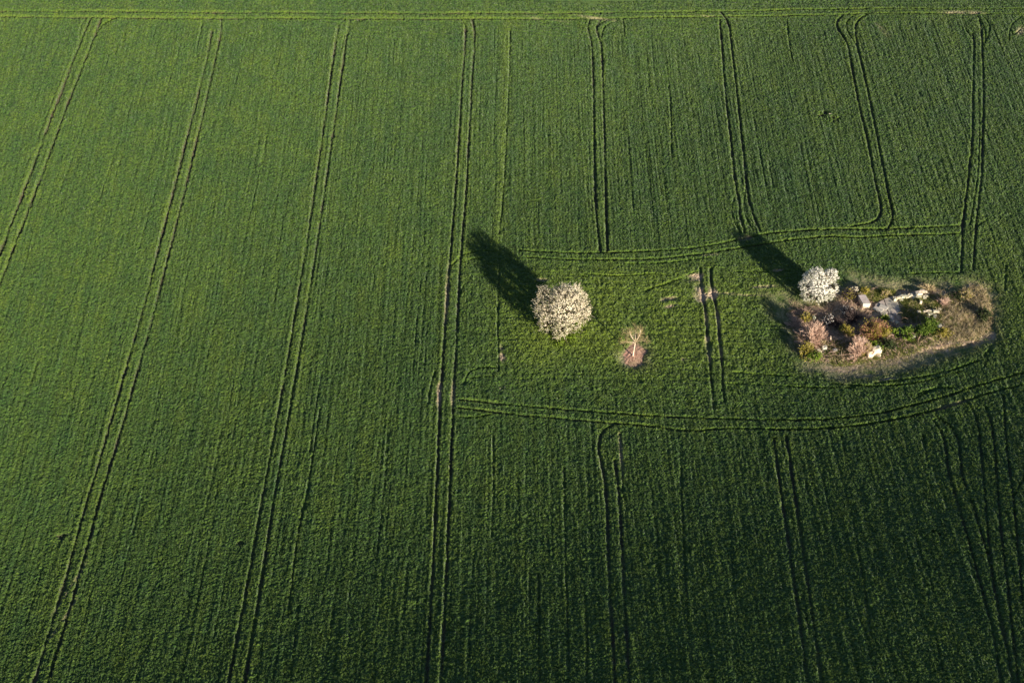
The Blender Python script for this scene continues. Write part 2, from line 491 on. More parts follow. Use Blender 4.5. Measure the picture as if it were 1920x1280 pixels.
TRACKS = [
    # headland track along the top
    [(-80, 19), (0, 20.5), (180, 23), (390, 26), (500, 26), (650, 27.5), (870, 28), (1000, 28), (1160, 26), (1340, 24.5), (1500, 21), (1640, 19), (1780, 20), (2000, 20)],
    [(-80, 29), (0, 31), (150, 34), (390, 37.5), (500, 37), (700, 38.5), (900, 38.5), (1000, 38.5), (1200, 36), (1350, 34), (1500, 32), (1640, 28), (1780, 28.5), (2000, 31)],
    # tramlines left of the trees
    [(170, 36), (160, 58), (130, 135), (105, 200), (57, 330), (0, 480), (-60, 640)],
    [(190, 36), (180, 62), (158, 120), (130, 190), (79, 330), (30, 458), (-40, 640)],
    [(397, 60), (391, 100), (333, 330), (161, 950), (65, 1280), (40, 1360)],
    [(415, 39), (417, 52), (410, 85), (354, 330), (185, 950), (91, 1280), (66, 1360)],
    [(634, 50), (630, 75), (594, 330), (490, 950), (430, 1280), (415, 1360)],
    [(656, 40), (651, 64), (613, 330), (512, 950), (460, 1280), (446, 1360)],
    [(873, 56), (871, 100), (866, 160), (853, 380), (846, 464), (841, 530), (833, 640), (829, 719), (825, 765), (820, 900), (812, 1070), (800, 1280), (795, 1360)],
    [(884, 38), (890, 50), (889, 100), (886, 130), (873, 380), (868, 436), (865, 474), (861, 530), (856, 640), (852, 723), (850, 765), (845, 900), (828, 1280), (824, 1360)],
    # tramlines between headland and middle track
    [(1108, 38), (1101, 46), (1099, 54), (1102, 62), (1109, 77), (1111, 110), (1113, 170), (1115, 330), (1119, 420), (1125, 474)],
    [(1126, 39), (1117, 48), (1115, 60), (1125, 75), (1128, 90), (1130, 140), (1135, 330), (1139, 474)],
    [(1349, 40), (1352, 70), (1360, 180), (1377, 330), (1380, 360), (1386, 378), (1386, 411), (1397, 440)],
    [(1352, 26), (1360, 34), (1367, 50), (1369, 70), (1382, 180), (1398, 330), (1403, 378), (1413, 411), (1425, 437)],
    [(1581, 31), (1570, 37), (1566, 47), (1570, 59), (1581, 72), (1589, 85), (1598, 136), (1612, 208), (1625, 260), (1638, 330), (1650, 385), (1654, 406), (1640, 422), (1590, 428)],
    [(1625, 31), (1607, 39), (1603, 50), (1604, 72), (1609, 98), (1625, 166), (1644, 260), (1658, 330), (1668, 380), (1675, 408), (1671, 425), (1660, 438)],
    [(1823, 66), (1826, 77), (1824, 153), (1823, 260), (1816, 330), (1809, 390), (1804, 425), (1803, 470), (1801, 512)],
    [(1836, 40), (1840, 55), (1841, 92), (1844, 175), (1842, 260), (1840, 330), (1834, 385), (1829, 425), (1827, 470), (1824, 508)],
    # middle track
    [(975, 472), (1010, 475), (1080, 477), (1130, 478), (1200, 475), (1300, 469), (1365, 457), (1436, 441), (1510, 435), (1558, 433), (1671, 433), (1800, 426)],
    [(985, 485), (1060, 490), (1130, 490.5), (1200, 490), (1260, 486), (1300, 481), (1397, 467), (1478, 453), (1558, 446), (1610, 450), (1655, 446), (1797, 441)],
    # lower curved track
    [(863, 752), (947, 761), (1009, 766), (1092, 773), (1152, 778), (1230, 783), (1334, 787), (1438, 790), (1478, 791.5), (1543, 790), (1600, 785.5), (1656, 777), (1712, 763), (1759, 752), (1806, 735), (1862, 718), (1920, 702), (1990, 684)],
    [(857, 767), (926, 775), (988, 782), (1051, 787), (1134, 795), (1230, 802), (1282, 811), (1321, 811), (1347, 805), (1438, 807.5), (1478, 809), (1543, 807), (1600, 803), (1656, 794), (1712, 783), (1759, 771), (1816, 754), (1862, 737), (1920, 725), (1990, 710)],
    # worn pair between the trees and the ruin
    [(1312, 505), (1314, 534), (1317, 561), (1322, 577), (1324, 611), (1328, 649), (1331, 679), (1333, 720), (1339, 768)],
    [(1332, 506), (1333, 536), (1336, 555), (1342, 570), (1346, 602), (1349, 639), (1353, 677), (1355, 720), (1358, 756)],
    # lower tramlines
    [(1156, 797), (1134, 801), (1123, 820), (1120, 838), (1126, 869), (1134, 890), (1139, 960), (1142, 1080), (1150, 1210), (1153, 1280), (1157, 1360)],
    [(1153, 866), (1159, 910), (1163, 960), (1171, 1119), (1180, 1280), (1185, 1360)],
    [(1451, 826), (1459, 887), (1467, 947), (1476, 1000), (1496, 1140), (1515, 1280), (1526, 1360)],
    [(1474, 822), (1483, 877), (1491, 934), (1501, 1000), (1521, 1140), (1541, 1280), (1552, 1360)],
]
MEDIUM = [
    [(1162, 815), (1164, 840), (1167, 890), (1168, 935)],
    [(1753, 783), (1782, 800), (1797, 820), (1800, 858), (1804, 899), (1824, 949), (1844, 1019), (1861, 1081), (1873, 1164), (1890, 1226), (1898, 1280), (1910, 1360)],
    [(1749, 791), (1770, 820), (1778, 887), (1799, 957), (1819, 1031), (1848, 1131), (1865, 1205), (1877, 1280), (1890, 1360)],
    [(1806, 752), (1820, 762), (1832, 787), (1840, 853), (1846, 928), (1853, 1015), (1865, 1110), (1882, 1185), (1896, 1259), (1904, 1300)],
    [(1848, 768), (1861, 804), (1867, 874), (1873, 957), (1882, 1048), (1894, 1143), (1908, 1280), (1916, 1360)],
    [(1881, 745), (1882, 771), (1886, 833), (1894, 895), (1902, 960), (1911, 1060), (1917, 1130)],
    [(1599, 33), (1584, 42), (1583, 48), (1587, 61), (1596, 72), (1606, 90)],
    [(1804, 33), (1803, 42), (1808, 57), (1817, 68), (1826, 80)],
    [(1832, 33), (1841, 45), (1848, 58), (1846, 85)],
    [(1841, 33), (1854, 42), (1859, 50), (1854, 68), (1846, 85)],
    [(1834, 170), (1836, 260), (1833, 330), (1824, 390), (1818, 425)],
    [(1377, 372), (1369, 401), (1377, 424), (1389, 440)],
    [(1398, 352), (1396, 375), (1391, 392), (1398, 412), (1412, 436)],
    [(160, 37), (151, 48), (148, 62), (150, 80)],
    [(214, 38), (196, 44), (186, 56), (180, 70)],
    [(380, 44), (375, 70), (369, 92)],
    [(648, 39), (637, 46), (632, 58), (634, 75)],
    [(690, 39), (668, 44), (658, 54), (652, 70)],
    [(676, 39), (658, 44), (648, 58), (643, 80), (640, 100)],
    [(864, 40), (872, 48), (874, 62)],
    [(1140, 39), (1124, 46), (1118, 56)],
    [(1160, 40), (1138, 46), (1128, 58), (1127, 76)],
    [(957, 60), (954, 150), (951, 220), (948, 300), (941, 400), (937, 440)],
    [(936, 480), (935, 540), (933, 615), (935, 660), (934, 700)],
    [(1280, 524), (1260, 532), (1235, 538), (1210, 548)],
    [(1240, 540), (1262, 530), (1290, 516), (1310, 510)],
    [(1170, 498), (1230, 497), (1280, 492), (1330, 486)],
    [(868, 482), (880, 476), (900, 474), (930, 474)],
    [(848, 500), (858, 490), (866, 480)],
    [(868, 496), (884, 488), (905, 487)],
    [(868, 540), (862, 560)],
    [(870, 722), (872, 706), (884, 694), (905, 690), (930, 692)],
    [(884, 712), (905, 708), (930, 709)],
    [(858, 784), (885, 787), (910, 783), (930, 777)],
    [(1100, 516), (1140, 521), (1180, 521), (1225, 514), (1255, 520)],
    [(1090, 519), (1100, 522)],
    [(1712, 752), (1730, 742), (1755, 733), (1775, 729)],
    [(1716, 745), (1735, 735), (1765, 728), (1785, 730)],
    [(1845, 672), (1850, 662), (1858, 650)],
    [(1480, 512), (1420, 514), (1380, 512)],
    [(1640, 720), (1720, 712), (1790, 696), (1830, 680)],
    [(1560, 722), (1640, 728), (1720, 722), (1800, 700)],
    [(1360, 722), (1440, 724), (1520, 730), (1600, 730)],
    [(1370, 700), (1420, 704), (1480, 708)],
    [(1805, 515), (1760, 514), (1700, 517)],
    [(1884, 545), (1886, 500)],
    [(1830, 428), (1850, 415), (1870, 400), (1890, 385)],
    [(1895, 60), (1900, 75), (1908, 60), (1920, 50)],
    [(1892, 80), (1890, 60), (1900, 42), (1916, 34)],
    [(1902, 932), (1920, 899)],
    [(582, 850), (590, 780), (604, 700)],
    [(540, 1160), (552, 1060), (562, 990), (574, 930)],
    [(600, 770), (590, 840), (580, 900), (573, 960)],
    [(1475, 40), (1480, 90), (1486, 120)],
    [(1168, 38), (1171, 72)],
    [(1253, 165), (1257, 200), (1260, 300)],
    [(1536, 214), (1548, 222)], [(1550, 232), (1562, 226)], [(1566, 218), (1572, 234)],
    [(1058, 880), (1060, 1000), (1064, 1160), (1068, 1280)],
    [(1010, 1080), (1012, 1180), (1013, 1300)],
    [(1098, 1120), (1102, 1200), (1102, 1300)],
    [(1277, 880), (1284, 1060), (1292, 1200)],
    [(1578, 820), (1584, 860)], [(1600, 980), (1622, 1110), (1634, 1200)],
    [(924, 820), (926, 900), (922, 1010)],
    [(1730, 820), (1740, 880)], [(1750, 1180), (1768, 1260)],
    [(815, 700), (806, 730), (804, 760)],
]
for t in TRACKS:
    stroke(track, t, 0.21, 1.0, soft=0.12, wob=0.075)
    stroke(rim, t, 0.60, 1.0, soft=0.16)
for t in ([(1537, 219), (1541, 218)], [(1544, 220), (1549, 225)], [(1546, 213), (1547, 216)], [(1560, 231), (1567, 228)], [(1569, 224), (1573, 226)], [(1562, 222), (1564, 223)], [(112, 1006), (121, 1007)], [(449, 1019), (452, 1021)], [(1748, 1000), (1760, 1004)]):
    stroke(track, t, 0.34, 1.0, soft=0.10, wob=0.2)
for t in ([(1846, 690), (1852, 668), (1864, 645)], [(1640, 722), (1720, 714), (1790, 698), (1835, 680)], [(560, 1140), (552, 1220), (545, 1290)]):
    stroke(faint, t, 0.15, 0.8, soft=0.10, wob=0.08)
for t in MEDIUM[1:6]:
    stroke(track, t, 0.16, 0.95, soft=0.11, wob=0.08)
for t in MEDIUM:
    stroke(faint, t, 0.15, 1.0, soft=0.10, wob=0.08)
    stroke(rim, t, 0.40, 0.6, soft=0.16)
# drill lines: thin, broken, in drilling direction between the tramlines
lr = np.random.default_rng(21)
for i in range(270):
    x = lr.uniform(-150, 2050); y = lr.uniform(40, 1280)
    ln = lr.uniform(40, 330)
    y2 = y + ln
    if 860 < x < 1950 and 470 < y2 and y < 800:
        continue
    stroke(faint, [(x, y), (along(x, y, y2), y2)], 0.08, lr.uniform(0.25, 0.6), soft=0.09, wob=0.10)
# every sowing pass leaves a slightly open seam
for k in range(-2, 8):
    for f in (0.25, 0.5, 0.75):
        x = 333 + (k + f) * 261 + lr.uniform(-4, 4)
        y = 45
        while y < 1280:
            y2 = y + lr.uniform(40, 200)
            xa, xb = along(x, 330, y), along(x, 330, y2)
            if not (860 < xa < 1950 and 440 < y2 and y < 830):
                stroke(faint, [(xa, y), (xb, y2)], 0.08, lr.uniform(0.1, 0.5), soft=0.09, wob=0.08)
            y = y2 + lr.uniform(5, 90)

ISLAND = [(1484, 588), (1488, 615), (1494, 650), (1508, 676), (1555, 686), (1600, 684), (1650, 680), (1700, 671), (1745, 656), (1790, 647), (1835, 645), (1856, 628), (1866, 598), (1856, 560), (1842, 540), (1822, 530), (1800, 540), (1760, 546), (1715, 541), (1670, 543), (1630, 541), (1600, 535), (1570, 545), (1545, 570), (1510, 578)]
SKIRT = [(1462, 562), (1476, 640), (1496, 690), (1545, 708), (1610, 714), (1690, 702), (1750, 684), (1810, 660), (1866, 640), (1876, 595), (1866, 548), (1830, 522), (1770, 532), (1700, 528), (1640, 522), (1580, 516), (1560, 540), (1500, 560)]
LEFTGRASS = [(1425, 548), (1480, 545), (1496, 580), (1494, 640), (1506, 690), (1485, 660), (1465, 620), (1445, 590)]
isl = poly_mask(ISLAND, 0.35)
skirt = poly_mask(SKIRT, 0.8)
leftg = poly_mask(LEFTGRASS, 0.9)
bare = poly_mask([(1163, 668), (1169, 648), (1182, 632), (1196, 630), (1209, 646), (1217, 664), (1215, 682), (1192, 687), (1167, 683)], 0.3)
baresk = poly_mask([(1158, 670), (1168, 640), (1190, 620), (1212, 640), (1222, 670), (1212, 690), (1168, 690)], 0.8)
freshm = poly_mask([(1010, 625), (1080, 590), (1120, 590), (1170, 606), (1230, 612), (1228, 690), (1150, 690), (1070, 680), (1020, 660)], 2.0) * 0.9
freshm = np.maximum(freshm, 0.6 * poly_mask([(960, 500), (1500, 500), (1480, 700), (960, 700)], 3.5))
freshm = np.maximum(freshm, 0.6 * poly_mask([(1840, 440), (1960, 440), (1960, 700), (1860, 690)], 4.0))

# bare spots
for (px, py, rx, ry, v, ang) in [
    (1305, 522, 1.3, 0.8, 1.0, 0.3), (1316, 558, 1.0, 1.3, 1.0, 0), (1336, 554, 1.0, 1.3, 1.0, 0), (1312, 543, 0.6, 1.2, 1.0, 0),
    (1327, 645, 0.35, 1.6, 0.9, 0), (1330, 672, 0.3, 1.5, 0.6, 0), (1324, 600, 0.25, 2.4, 0.65, 0), (1346, 600, 0.25, 2.6, 0.65, 0), (1350, 650, 0.25, 3.0, 0.5, 0),
    (1430, 541, 2.2, 0.3, 0.55, 0.12), (1400, 556, 3.0, 0.18, 0.35, -0.03), (1360, 553, 1.8, 0.22, 0.5, 0), (1253, 563, 1.3, 0.4, 0.6, 0.25), (1256, 577, 0.8, 0.35, 0.6, 0.3),
    (941, 672, 0.5, 0.9, 0.8, 0), (941, 655, 0.3, 0.7, 0.5, 0), (941, 730, 0.3, 0.4, 0.5, 0), (1282, 677, 0.5, 0.3, 0.9, 0),
    (824, 740, 0.35, 2.6, 0.8, 0), (849, 742, 0.25, 2.2, 0.6, 0), (838, 560, 0.3, 6, 0.45, 0),
    (1460, 509, 0.9, 0.2, 0.8, 0.1), (1015, 528, 1.0, 0.35, 0.6, 0), (1655, 60, 0.5, 2.4, 0.35, 0.35), (1912, 62, 0.7, 1.8, 0.5, -0.5), (1815, 27, 3.0, 0.6, 0.4, 0), (1788, 26, 2.4, 0.5, 0.35, 0),
    (1785, 761, 2.4, 0.25, 0.4, 0.35), (1164, 850, 0.22, 4.0, 0.55, 0), (1663, 713, 1.6, 0.3, 0.6, 0.2), (1632, 706, 2.0, 0.3, 0.5, 0.1),
    (135, 1100, 0.15, 4, 0.4, -0.3), (122, 1160, 0.15, 4, 0.4, -0.3),
    (1400, 449, 1.2, 0.5, 0.5, 0.2), (1335, 480, 1.5, 0.3, 0.3, 0.1),
    (1015, 38, 5.0, 0.15, 0.2, 0), (1120, 37, 4.0, 0.3, 0.35, 0), (1340, 34.5, 5.0, 0.15, 0.25, 0)]:
    blob(soil, px, py, rx, ry, v, 0.45, ang)

for t in ([(1545, 693), (1600, 690), (1650, 684), (1700, 673), (1745, 659), (1790, 650), (1838, 646), (1858, 630)],):
    stroke(soil, t, 0.55, 0.85, soft=0.35, wob=0.5)
band = np.zeros((NY, NX), np.float32)
for t in ([(952, 42), (949, 150), (944, 260), (938, 360), (930, 480)], [(1000, 640), (960, 560), (925, 500)]):
    stroke(band, t, 0.7, 0.4, soft=0.5)
stroke(band, [(-40, 28), (400, 34), (700, 34.5), (1000, 34.5), (1350, 30)], 0.4, 0.3, soft=0.4)
# cover: how high the crop stands
track_d = np.clip(track * np.clip(0.84 + 0.16 * np.tanh(N3) + 0.10 * N06, 0.3, 1), 0, 1)
faint_d = np.clip(faint * np.clip(0.85 + 0.2 * N3 + 0.15 * N06, 0.15, 1.0), 0, 1)
crop_h = 0.37 + 0.03 * N12 + 0.02 * N3
lowgrass = np.clip(np.maximum(np.maximum(skirt, leftg * 0.9), baresk * 0.75), 0, 1)
headland = poly_mask([(880, 490), (1130, 500), (1320, 495), (1430, 500), (1800, 515), (1800, 560), (1480, 700), (1760, 720), (1500, 770), (1200, 765), (880, 745)], 3.0)
cover = (1 - 0.97 * track_d) * (1 - 0.82 * faint_d)
cover = cover * (1 - 0.58 * np.clip(soil, 0, 1)) * (1 - 0.70 * lowgrass) * (1 - isl) * (1 - bare)
turned = np.clip(0.8 * headland + poly_mask([(-80, 17), (2000, 17), (2000, -60), (-80, -60)], 0.3), 0, 1)   # worked crosswise
micro = 0.047 * N02 + 0.015 * N04 + 0.007 * N06 + (1 - turned) * (0.027 * NROW + 0.013 * NROW2) + turned * 0.026 * NROWH + headland * (0.014 * N06b + 0.020 * N04)
ridge = np.clip(rim - track, 0, 1)
zrel = 0.02 + np.clip(cover, 0, 1) * (crop_h + 0.04 * ridge) + micro * np.clip(0.25 + cover, 0, 1) * (1 - 0.5 * lowgrass)
zrel = np.maximum(zrel, 0.01 + 0.012 * N02)
TERR = terrain(XX, YY).astype(np.float32)
ZZ = TERR + zrel
soil_a = np.clip(soil * (1.0 + 0.35 * N06), 0, 1)
groove_shade_a = np.clip(track_d * 1.8 - 0.8, 0, 1)  # painted shade, only where the wheel tracks are deepest
dry_a = np.clip(np.maximum(0.85 * lowgrass * np.clip(0.8 + 0.3 * N06 + 0.2 * N04, 0, 1), np.maximum(isl, bare)), 0, 1)
fresh_a = np.clip(np.maximum(np.maximum(freshm, band) * (0.8 + 0.2 * N3), 0.22 * ridge * np.clip(0.8 + 0.4 * N3, 0, 1)), 0, 1)

_c = np.array([(-75.0, -75.0, 1995.0, 1995.0), (-55.0, 1335.0, 1335.0, -55.0)])
_cx, _cy = ground(_c[0], _c[1])                       # corners of the stretch of field that is modelled plant by plant
keep = np.ones((NY, NX), bool)
for _k in range(4):
    _x0, _y0, _x1, _y1 = _cx[_k], _cy[_k], _cx[(_k + 1) % 4], _cy[(_k + 1) % 4]
    keep &= ((_x1 - _x0) * (YY - _y0) - (_y1 - _y0) * (XX - _x0)) > 0
print('CROP', keep.sum(), _cx, _cy)
# the sheet is cut away under the ruin's own rough ground
deep = isl > 0.985
keep &= ~deep
idx = np.full((NY, NX), -1, np.int32)
idx[keep] = np.arange(keep.sum())
a, b, c, d = idx[:-1, :-1], idx[:-1, 1:], idx[1:, 1:], idx[1:, :-1]
ok = (a >= 0) & (b >= 0) & (c >= 0) & (d >= 0)
quads = np.stack([a[ok], b[ok], c[ok], d[ok]], -1)
jit = np.random.default_rng(3).uniform(-0.06, 0.06, (2, NY, NX)).astype(np.float32)
verts = np.stack([XX + jit[0], YY + jit[1], ZZ], -1)[keep]
crop = mesh_obj('wheat_crop', verts, quads, M_CROP, None, False,
                {'groove_shade': groove_shade_a[keep], 'soil': soil_a[keep], 'dry': dry_a[keep], 'fresh': fresh_a[keep]})
tag(crop, 'young green cereal crop covering the field, pressed flat in paired wheel tracks', 'crop', kind='stuff')

# leaves standing out of the canopy: small tufts of blades, strewn over the crop
def tuft_mesh(seed):
    r = np.random.default_rng(seed)
    v, f = [], []
    for k in range(9):
        az = r.uniform(0, 2 * math.pi); lean = r.uniform(0.15, 0.75); L = r.uniform(0.16, 0.30); wd = r.uniform(0.012, 0.02)
        d = np.array([math.cos(az), math.sin(az), 0]); sd_ = np.array([-d[1], d[0], 0])
        b0 = np.array([r.normal() * 0.06, r.normal() * 0.06, -0.08])
        m_ = b0 + d * L * lean * 0.4 + np.array([0, 0, L * 0.65])
        e_ = b0 + d * L * (lean + 0.25) + np.array([0, 0, L * (1.0 - 0.35 * lean)])
        i = len(v)
        v += [b0 - sd_ * wd, b0 + sd_ * wd, m_ + sd_ * wd, m_ - sd_ * wd, e_]
        f += [(i, i + 1, i + 2), (i, i + 2, i + 3), (i + 3, i + 2, i + 4)]
    return np.array(v), np.array(f)
tv, tf = tuft_mesh(5)
tme = bpy.data.meshes.new('crop_tuft')
tme.from_pydata(tv.tolist(), [], tf.tolist())
tme.materials.append(M_CROPLEAF)
tuft_o = bpy.data.objects.new('crop_tuft', tme)      # source of the instances, not placed in the scene
TR_ = np.random.default_rng(77)
okm = keep & (cover > 0.55) & (soil_a < 0.3) & (dry_a < 0.5)
okm &= TR_.random((NY, NX)) < TUFT_SHARE
tp = np.stack([XX + jit[0], YY + jit[1], ZZ], -1)[okm].astype(np.float32)
tmesh = bpy.data.meshes.new('crop_leaves')
tmesh.vertices.add(len(tp)); tmesh.vertices.foreach_set('co', tp.ravel())
for k_, a_ in (('fresh', fresh_a), ('dry', dry_a)):
    at_ = tmesh.attributes.new(k_, 'FLOAT', 'POINT'); at_.data.foreach_set('value', a_[okm].astype(np.float32))
for k_, lo_, hi_ in (('turn', 0, 6.283), ('size', 0.65, 1.35)):
    at_ = tmesh.attributes.new(k_, 'FLOAT', 'POINT'); at_.data.foreach_set('value', TR_.uniform(lo_, hi_, len(tp)).astype(np.float32))
leaves_o = bpy.data.objects.new('crop_leaves', tmesh); C.objects.link(leaves_o)
gn = bpy.data.node_groups.new('strew_tufts', 'GeometryNodeTree')
gn.interface.new_socket('Geometry', in_out='INPUT', socket_type='NodeSocketGeometry')
gn.interface.new_socket('Geometry', in_out='OUTPUT', socket_type='NodeSocketGeometry')
gi, go_ = gn.nodes.new('NodeGroupInput'), gn.nodes.new('NodeGroupOutput')
iop = gn.nodes.new('GeometryNodeInstanceOnPoints')
oin = gn.nodes.new('GeometryNodeObjectInfo'); oin.inputs['Object'].default_value = tuft_o; oin.inputs['As Instance'].default_value = True
def named(nm):
    q_ = gn.nodes.new('GeometryNodeInputNamedAttribute'); q_.data_type = 'FLOAT'; q_.inputs['Name'].default_value = nm
    return q_.outputs[0]
cx_ = gn.nodes.new('ShaderNodeCombineXYZ')
e2r = gn.nodes.new('FunctionNodeEulerToRotation')
gn.links.new(named('turn'), cx_.inputs['Z']); gn.links.new(cx_.outputs[0], e2r.inputs[0])
gn.links.new(gi.outputs[0], iop.inputs['Points']); gn.links.new(oin.outputs['Geometry'], iop.inputs['Instance'])
gn.links.new(e2r.outputs[0], iop.inputs['Rotation']); gn.links.new(named('size'), iop.inputs['Scale'])
gn.links.new(iop.outputs[0], go_.inputs[0])
md_ = leaves_o.modifiers.new('tufts', 'NODES'); md_.node_group = gn
tag(leaves_o, 'leaf tips of the young cereal standing out of the canopy', 'crop', kind='stuff')
print('TUFTS', len(tp))

# ------------------------------------------------------------------ ground sheet to the horizon
def axis(lo, hi, far):
    inner = np.arange(lo - 40, hi + 40.1, 4.0)
    steps = np.array([60, 120, 240, 480, 900, 1600, 2800, 4500.0])
    return np.concatenate([(lo - 40) - steps[::-1], inner, (hi + 40) + steps])
gx = axis(-112, 112, 5000); gy = axis(104, 284, 5000)
gX, gY = np.meshgrid(gx, gy)
inside = np.ones(gX.shape, bool)
for _k in range(4):
    _x0, _y0, _x1, _y1 = _cx[_k], _cy[_k], _cx[(_k + 1) % 4], _cy[(_k + 1) % 4]
    inside &= ((_x1 - _x0) * (gY - _y0) - (_y1 - _y0) * (gX - _x0)) / math.hypot(_x1 - _x0, _y1 - _y0) > 1.0
gZ = terrain(gX, gY) + np.where(inside, -0.25, 0.36)
ny, nx = gX.shape
I = np.arange(ny * nx).reshape(ny, nx)
gq = np.stack([I[:-1, :-1], I[:-1, 1:], I[1:, 1:], I[1:, :-1]], -1).reshape(-1, 4)
gobj = mesh_obj('ground', np.stack([gX, gY, gZ], -1).reshape(-1, 3), gq, M_CROP, None, True)
tag(gobj, kind='structure')

# ------------------------------------------------------------------ rough ground of the ruin
S2 = 0.16
ip = np.array(ISLAND, float)
ix, iy = ground(ip[:, 0], ip[:, 1])
iX0, iX1, iY0, iY1 = ix.min() - 1.5, ix.max() + 1.5, iy.min() - 1.5, iy.max() + 1.5
jx = np.arange(iX0, iX1, S2); jy = np.arange(iY0, iY1, S2)
JX, JY = np.meshgrid(jx, jy)
ii = np.clip(((JX - GX0) / STEP).astype(int), 0, NX - 1); jj = np.clip(((JY - GY0) / STEP).astype(int), 0, NY - 1)
im = isl[jj, ii]
bl = np.clip((im - 0.3) / 0.7, 0, 1)
slabx, slaby = G(1667, 577)
flat = np.clip(1.6 - np.hypot((JX - slabx) / 2.6, (JY - slaby) / 3.4), 0, 1)
rough = (0.05 + 0.09 * N06[jj, ii] + 0.08 * N3[jj, ii] + 0.05 * N04[jj, ii])
JZ = terrain(JX, JY) - 0.12 + bl * (0.17 + np.clip(rough, -0.12, 0.5) * (1 - flat))
ISL_REL = JZ - terrain(JX, JY)
def island_z(x, y):
    a = int(round((x - iX0) / S2)); b = int(round((y - iY0) / S2))
    t = float(terrain(x, y))
    if 0 <= a < len(jx) and 0 <= b < len(jy):
        return t + max(0.0, float(ISL_REL[b, a]))
    return t
kk = im > 0.08
idx2 = np.full(JX.shape, -1, np.int32); idx2[kk] = np.arange(kk.sum())
a, b, c, d = idx2[:-1, :-1], idx2[:-1, 1:], idx2[1:, 1:], idx2[1:, :-1]
ok = (a >= 0) & (b >= 0) & (c >= 0) & (d >= 0)
rgo = mesh_obj('rough_ground', np.stack([JX, JY, JZ], -1)[kk], np.stack([a[ok], b[ok], c[ok], d[ok]], -1), M_LITTER)
tag(rgo, kind='structure')

# reddish ground under the bare tree
bx, by = G(1190.5, 660)
th = np.linspace(0, 2 * math.pi, 49)[:-1]
rad = (1.0 + 0.10 * np.sin(3 * th + 1) + 0.08 * np.sin(5 * th) + 0.06 * np.sin(11 * th + 2)) * (1 - 0.28 * np.sin(th))
rings = [0.0, 0.2, 0.4, 0.6, 0.8, 1.0]
pv, pq, pt = [(bx, by, 0.14)], [], []
for k, rr in enumerate(rings[1:]):
    for t_, r_ in zip(th, rad):
        x = bx + math.cos(t_) * 2.25 * rr * r_
        y = by + math.sin(t_) * 3.3 * rr * r_
        pv.append((x, y, 0.16 * (1 - rr ** 2) - 0.02 * rr + 0.035 * math.sin(x * 7.1) * math.cos(y * 6.3)))
for j in range(48):
    pt.append((0, 1 + j, 1 + (j + 1) % 48))
for k in range(4):
    for j in range(48):
        a_, b_ = 1 + k * 48 + j, 1 + k * 48 + (j + 1) % 48
        pq.append((a_, a_ + 48, b_ + 48, b_))
pv = np.array(pv); pv[:, 2] += terrain(pv[:, 0], pv[:, 1]) + 0.03
tag(mesh_obj('bare_patch', pv, [np.array(pq), np.array(pt)], M_REDSOIL), kind='structure')

# ------------------------------------------------------------------ stones and built remains
def rock_mesh(name, mat, size, seed, loc, rz=0.0, parent=None, blocky=0.6):
    """an angular stone: a cut block with chipped corners"""
    r = np.random.default_rng(seed)
    n = 4
    lin = np.linspace(-1, 1, n)
    vs, fs, key = [], [], {}
    def vid(p):
        k = tuple(np.round(p, 4))
        if k not in key:
            key[k] = len(vs); vs.append(p)
        return key[k]
    for ax in range(3):
        for s in (-1, 1):
            for i in range(n - 1):
                for j in range(n - 1):
                    q = []
                    for (u, v) in ((i, j), (i + 1, j), (i + 1, j + 1), (i, j + 1)):
                        p = np.zeros(3); p[ax] = s; p[(ax + 1) % 3] = lin[u]; p[(ax + 2) % 3] = lin[v]
                        q.append(vid(p))
                    fs.append(q if s > 0 else q[::-1])
    v = np.array(vs)
    sph = v / np.linalg.norm(v, axis=1)[:, None] * 1.15
    v = v * blocky + sph * (1 - blocky)
    v += r.normal(scale=0.07, size=v.shape)
    v *= np.array(size) * 0.5
    v[:, 2] += size[2] * 0.38
    ca, sa = math.cos(rz), math.sin(rz)
    v = np.stack([v[:, 0] * ca - v[:, 1] * sa, v[:, 0] * sa + v[:, 1] * ca, v[:, 2]], -1)
    return mesh_obj(name, v, np.array(fs), mat, parent, False, None, loc)

def at_island(px, py, dz=0.0):
    x, y = G(px, py)
    return (x, y, island_z(x, y) + dz)

def local(px, py, base, dz=0.0):
    p = at_island(px, py, dz)
    return (p[0] - base[0], p[1] - base[1], p[2] - base[2])

# broken wall: the long row of pale stones
def zc(zx, zy):                     # enlargement of the ruin's right half
    return 1640 + zx / 5.335, 480 + zy / 5.335
wb = at_island(1705, 558)
wall = empty('ruined_wall', wb)
tag(wall, 'broken row of pale limestone blocks behind the grey concrete slab', 'ruined wall')
for i, (zx, zy, w, dp, h, rz) in enumerate([
    (195, 450, 0.45, 0.75, 0.75, 0.1), (238, 428, 0.75, 0.5, 0.45, 0.2), (284, 420, 0.85, 0.55, 0.5, 0.1), (264, 446, 0.6, 0.4, 0.3, 0.0), (322, 418, 0.8, 0.6, 0.5, 0.4),
    (352, 408, 0.75, 0.6, 0.55, 0.3), (385, 426, 0.6, 0.55, 0.45, 0.8), (404, 412, 0.5, 0.5, 0.4, 0.2), (436, 398, 1.05, 0.8, 0.65, 0.3), (428, 428, 0.75, 0.5, 0.4, 0.5), (446, 420, 0.5, 0.5, 0.4, 0.0),
    (482, 378, 1.1, 0.55, 0.5, -0.6), (492, 424, 0.55, 0.8, 0.5, 0.1), (514, 416, 0.45, 0.45, 0.35, 0.4), (456, 482, 0.35, 0.45, 0.85, 0.0), (300, 396, 0.6, 0.4, 0.3, 0.3), (372, 388, 0.6, 0.4, 0.3, 0.2), (262, 402, 0.5, 0.4, 0.3, 0.2), (534, 388, 0.35, 0.35, 0.25, 0.2)]):
    rock_mesh('stone', M_STONE, (w, dp, h), 100 + i, local(*zc(zx, zy), wb), rz, wall, 0.75)
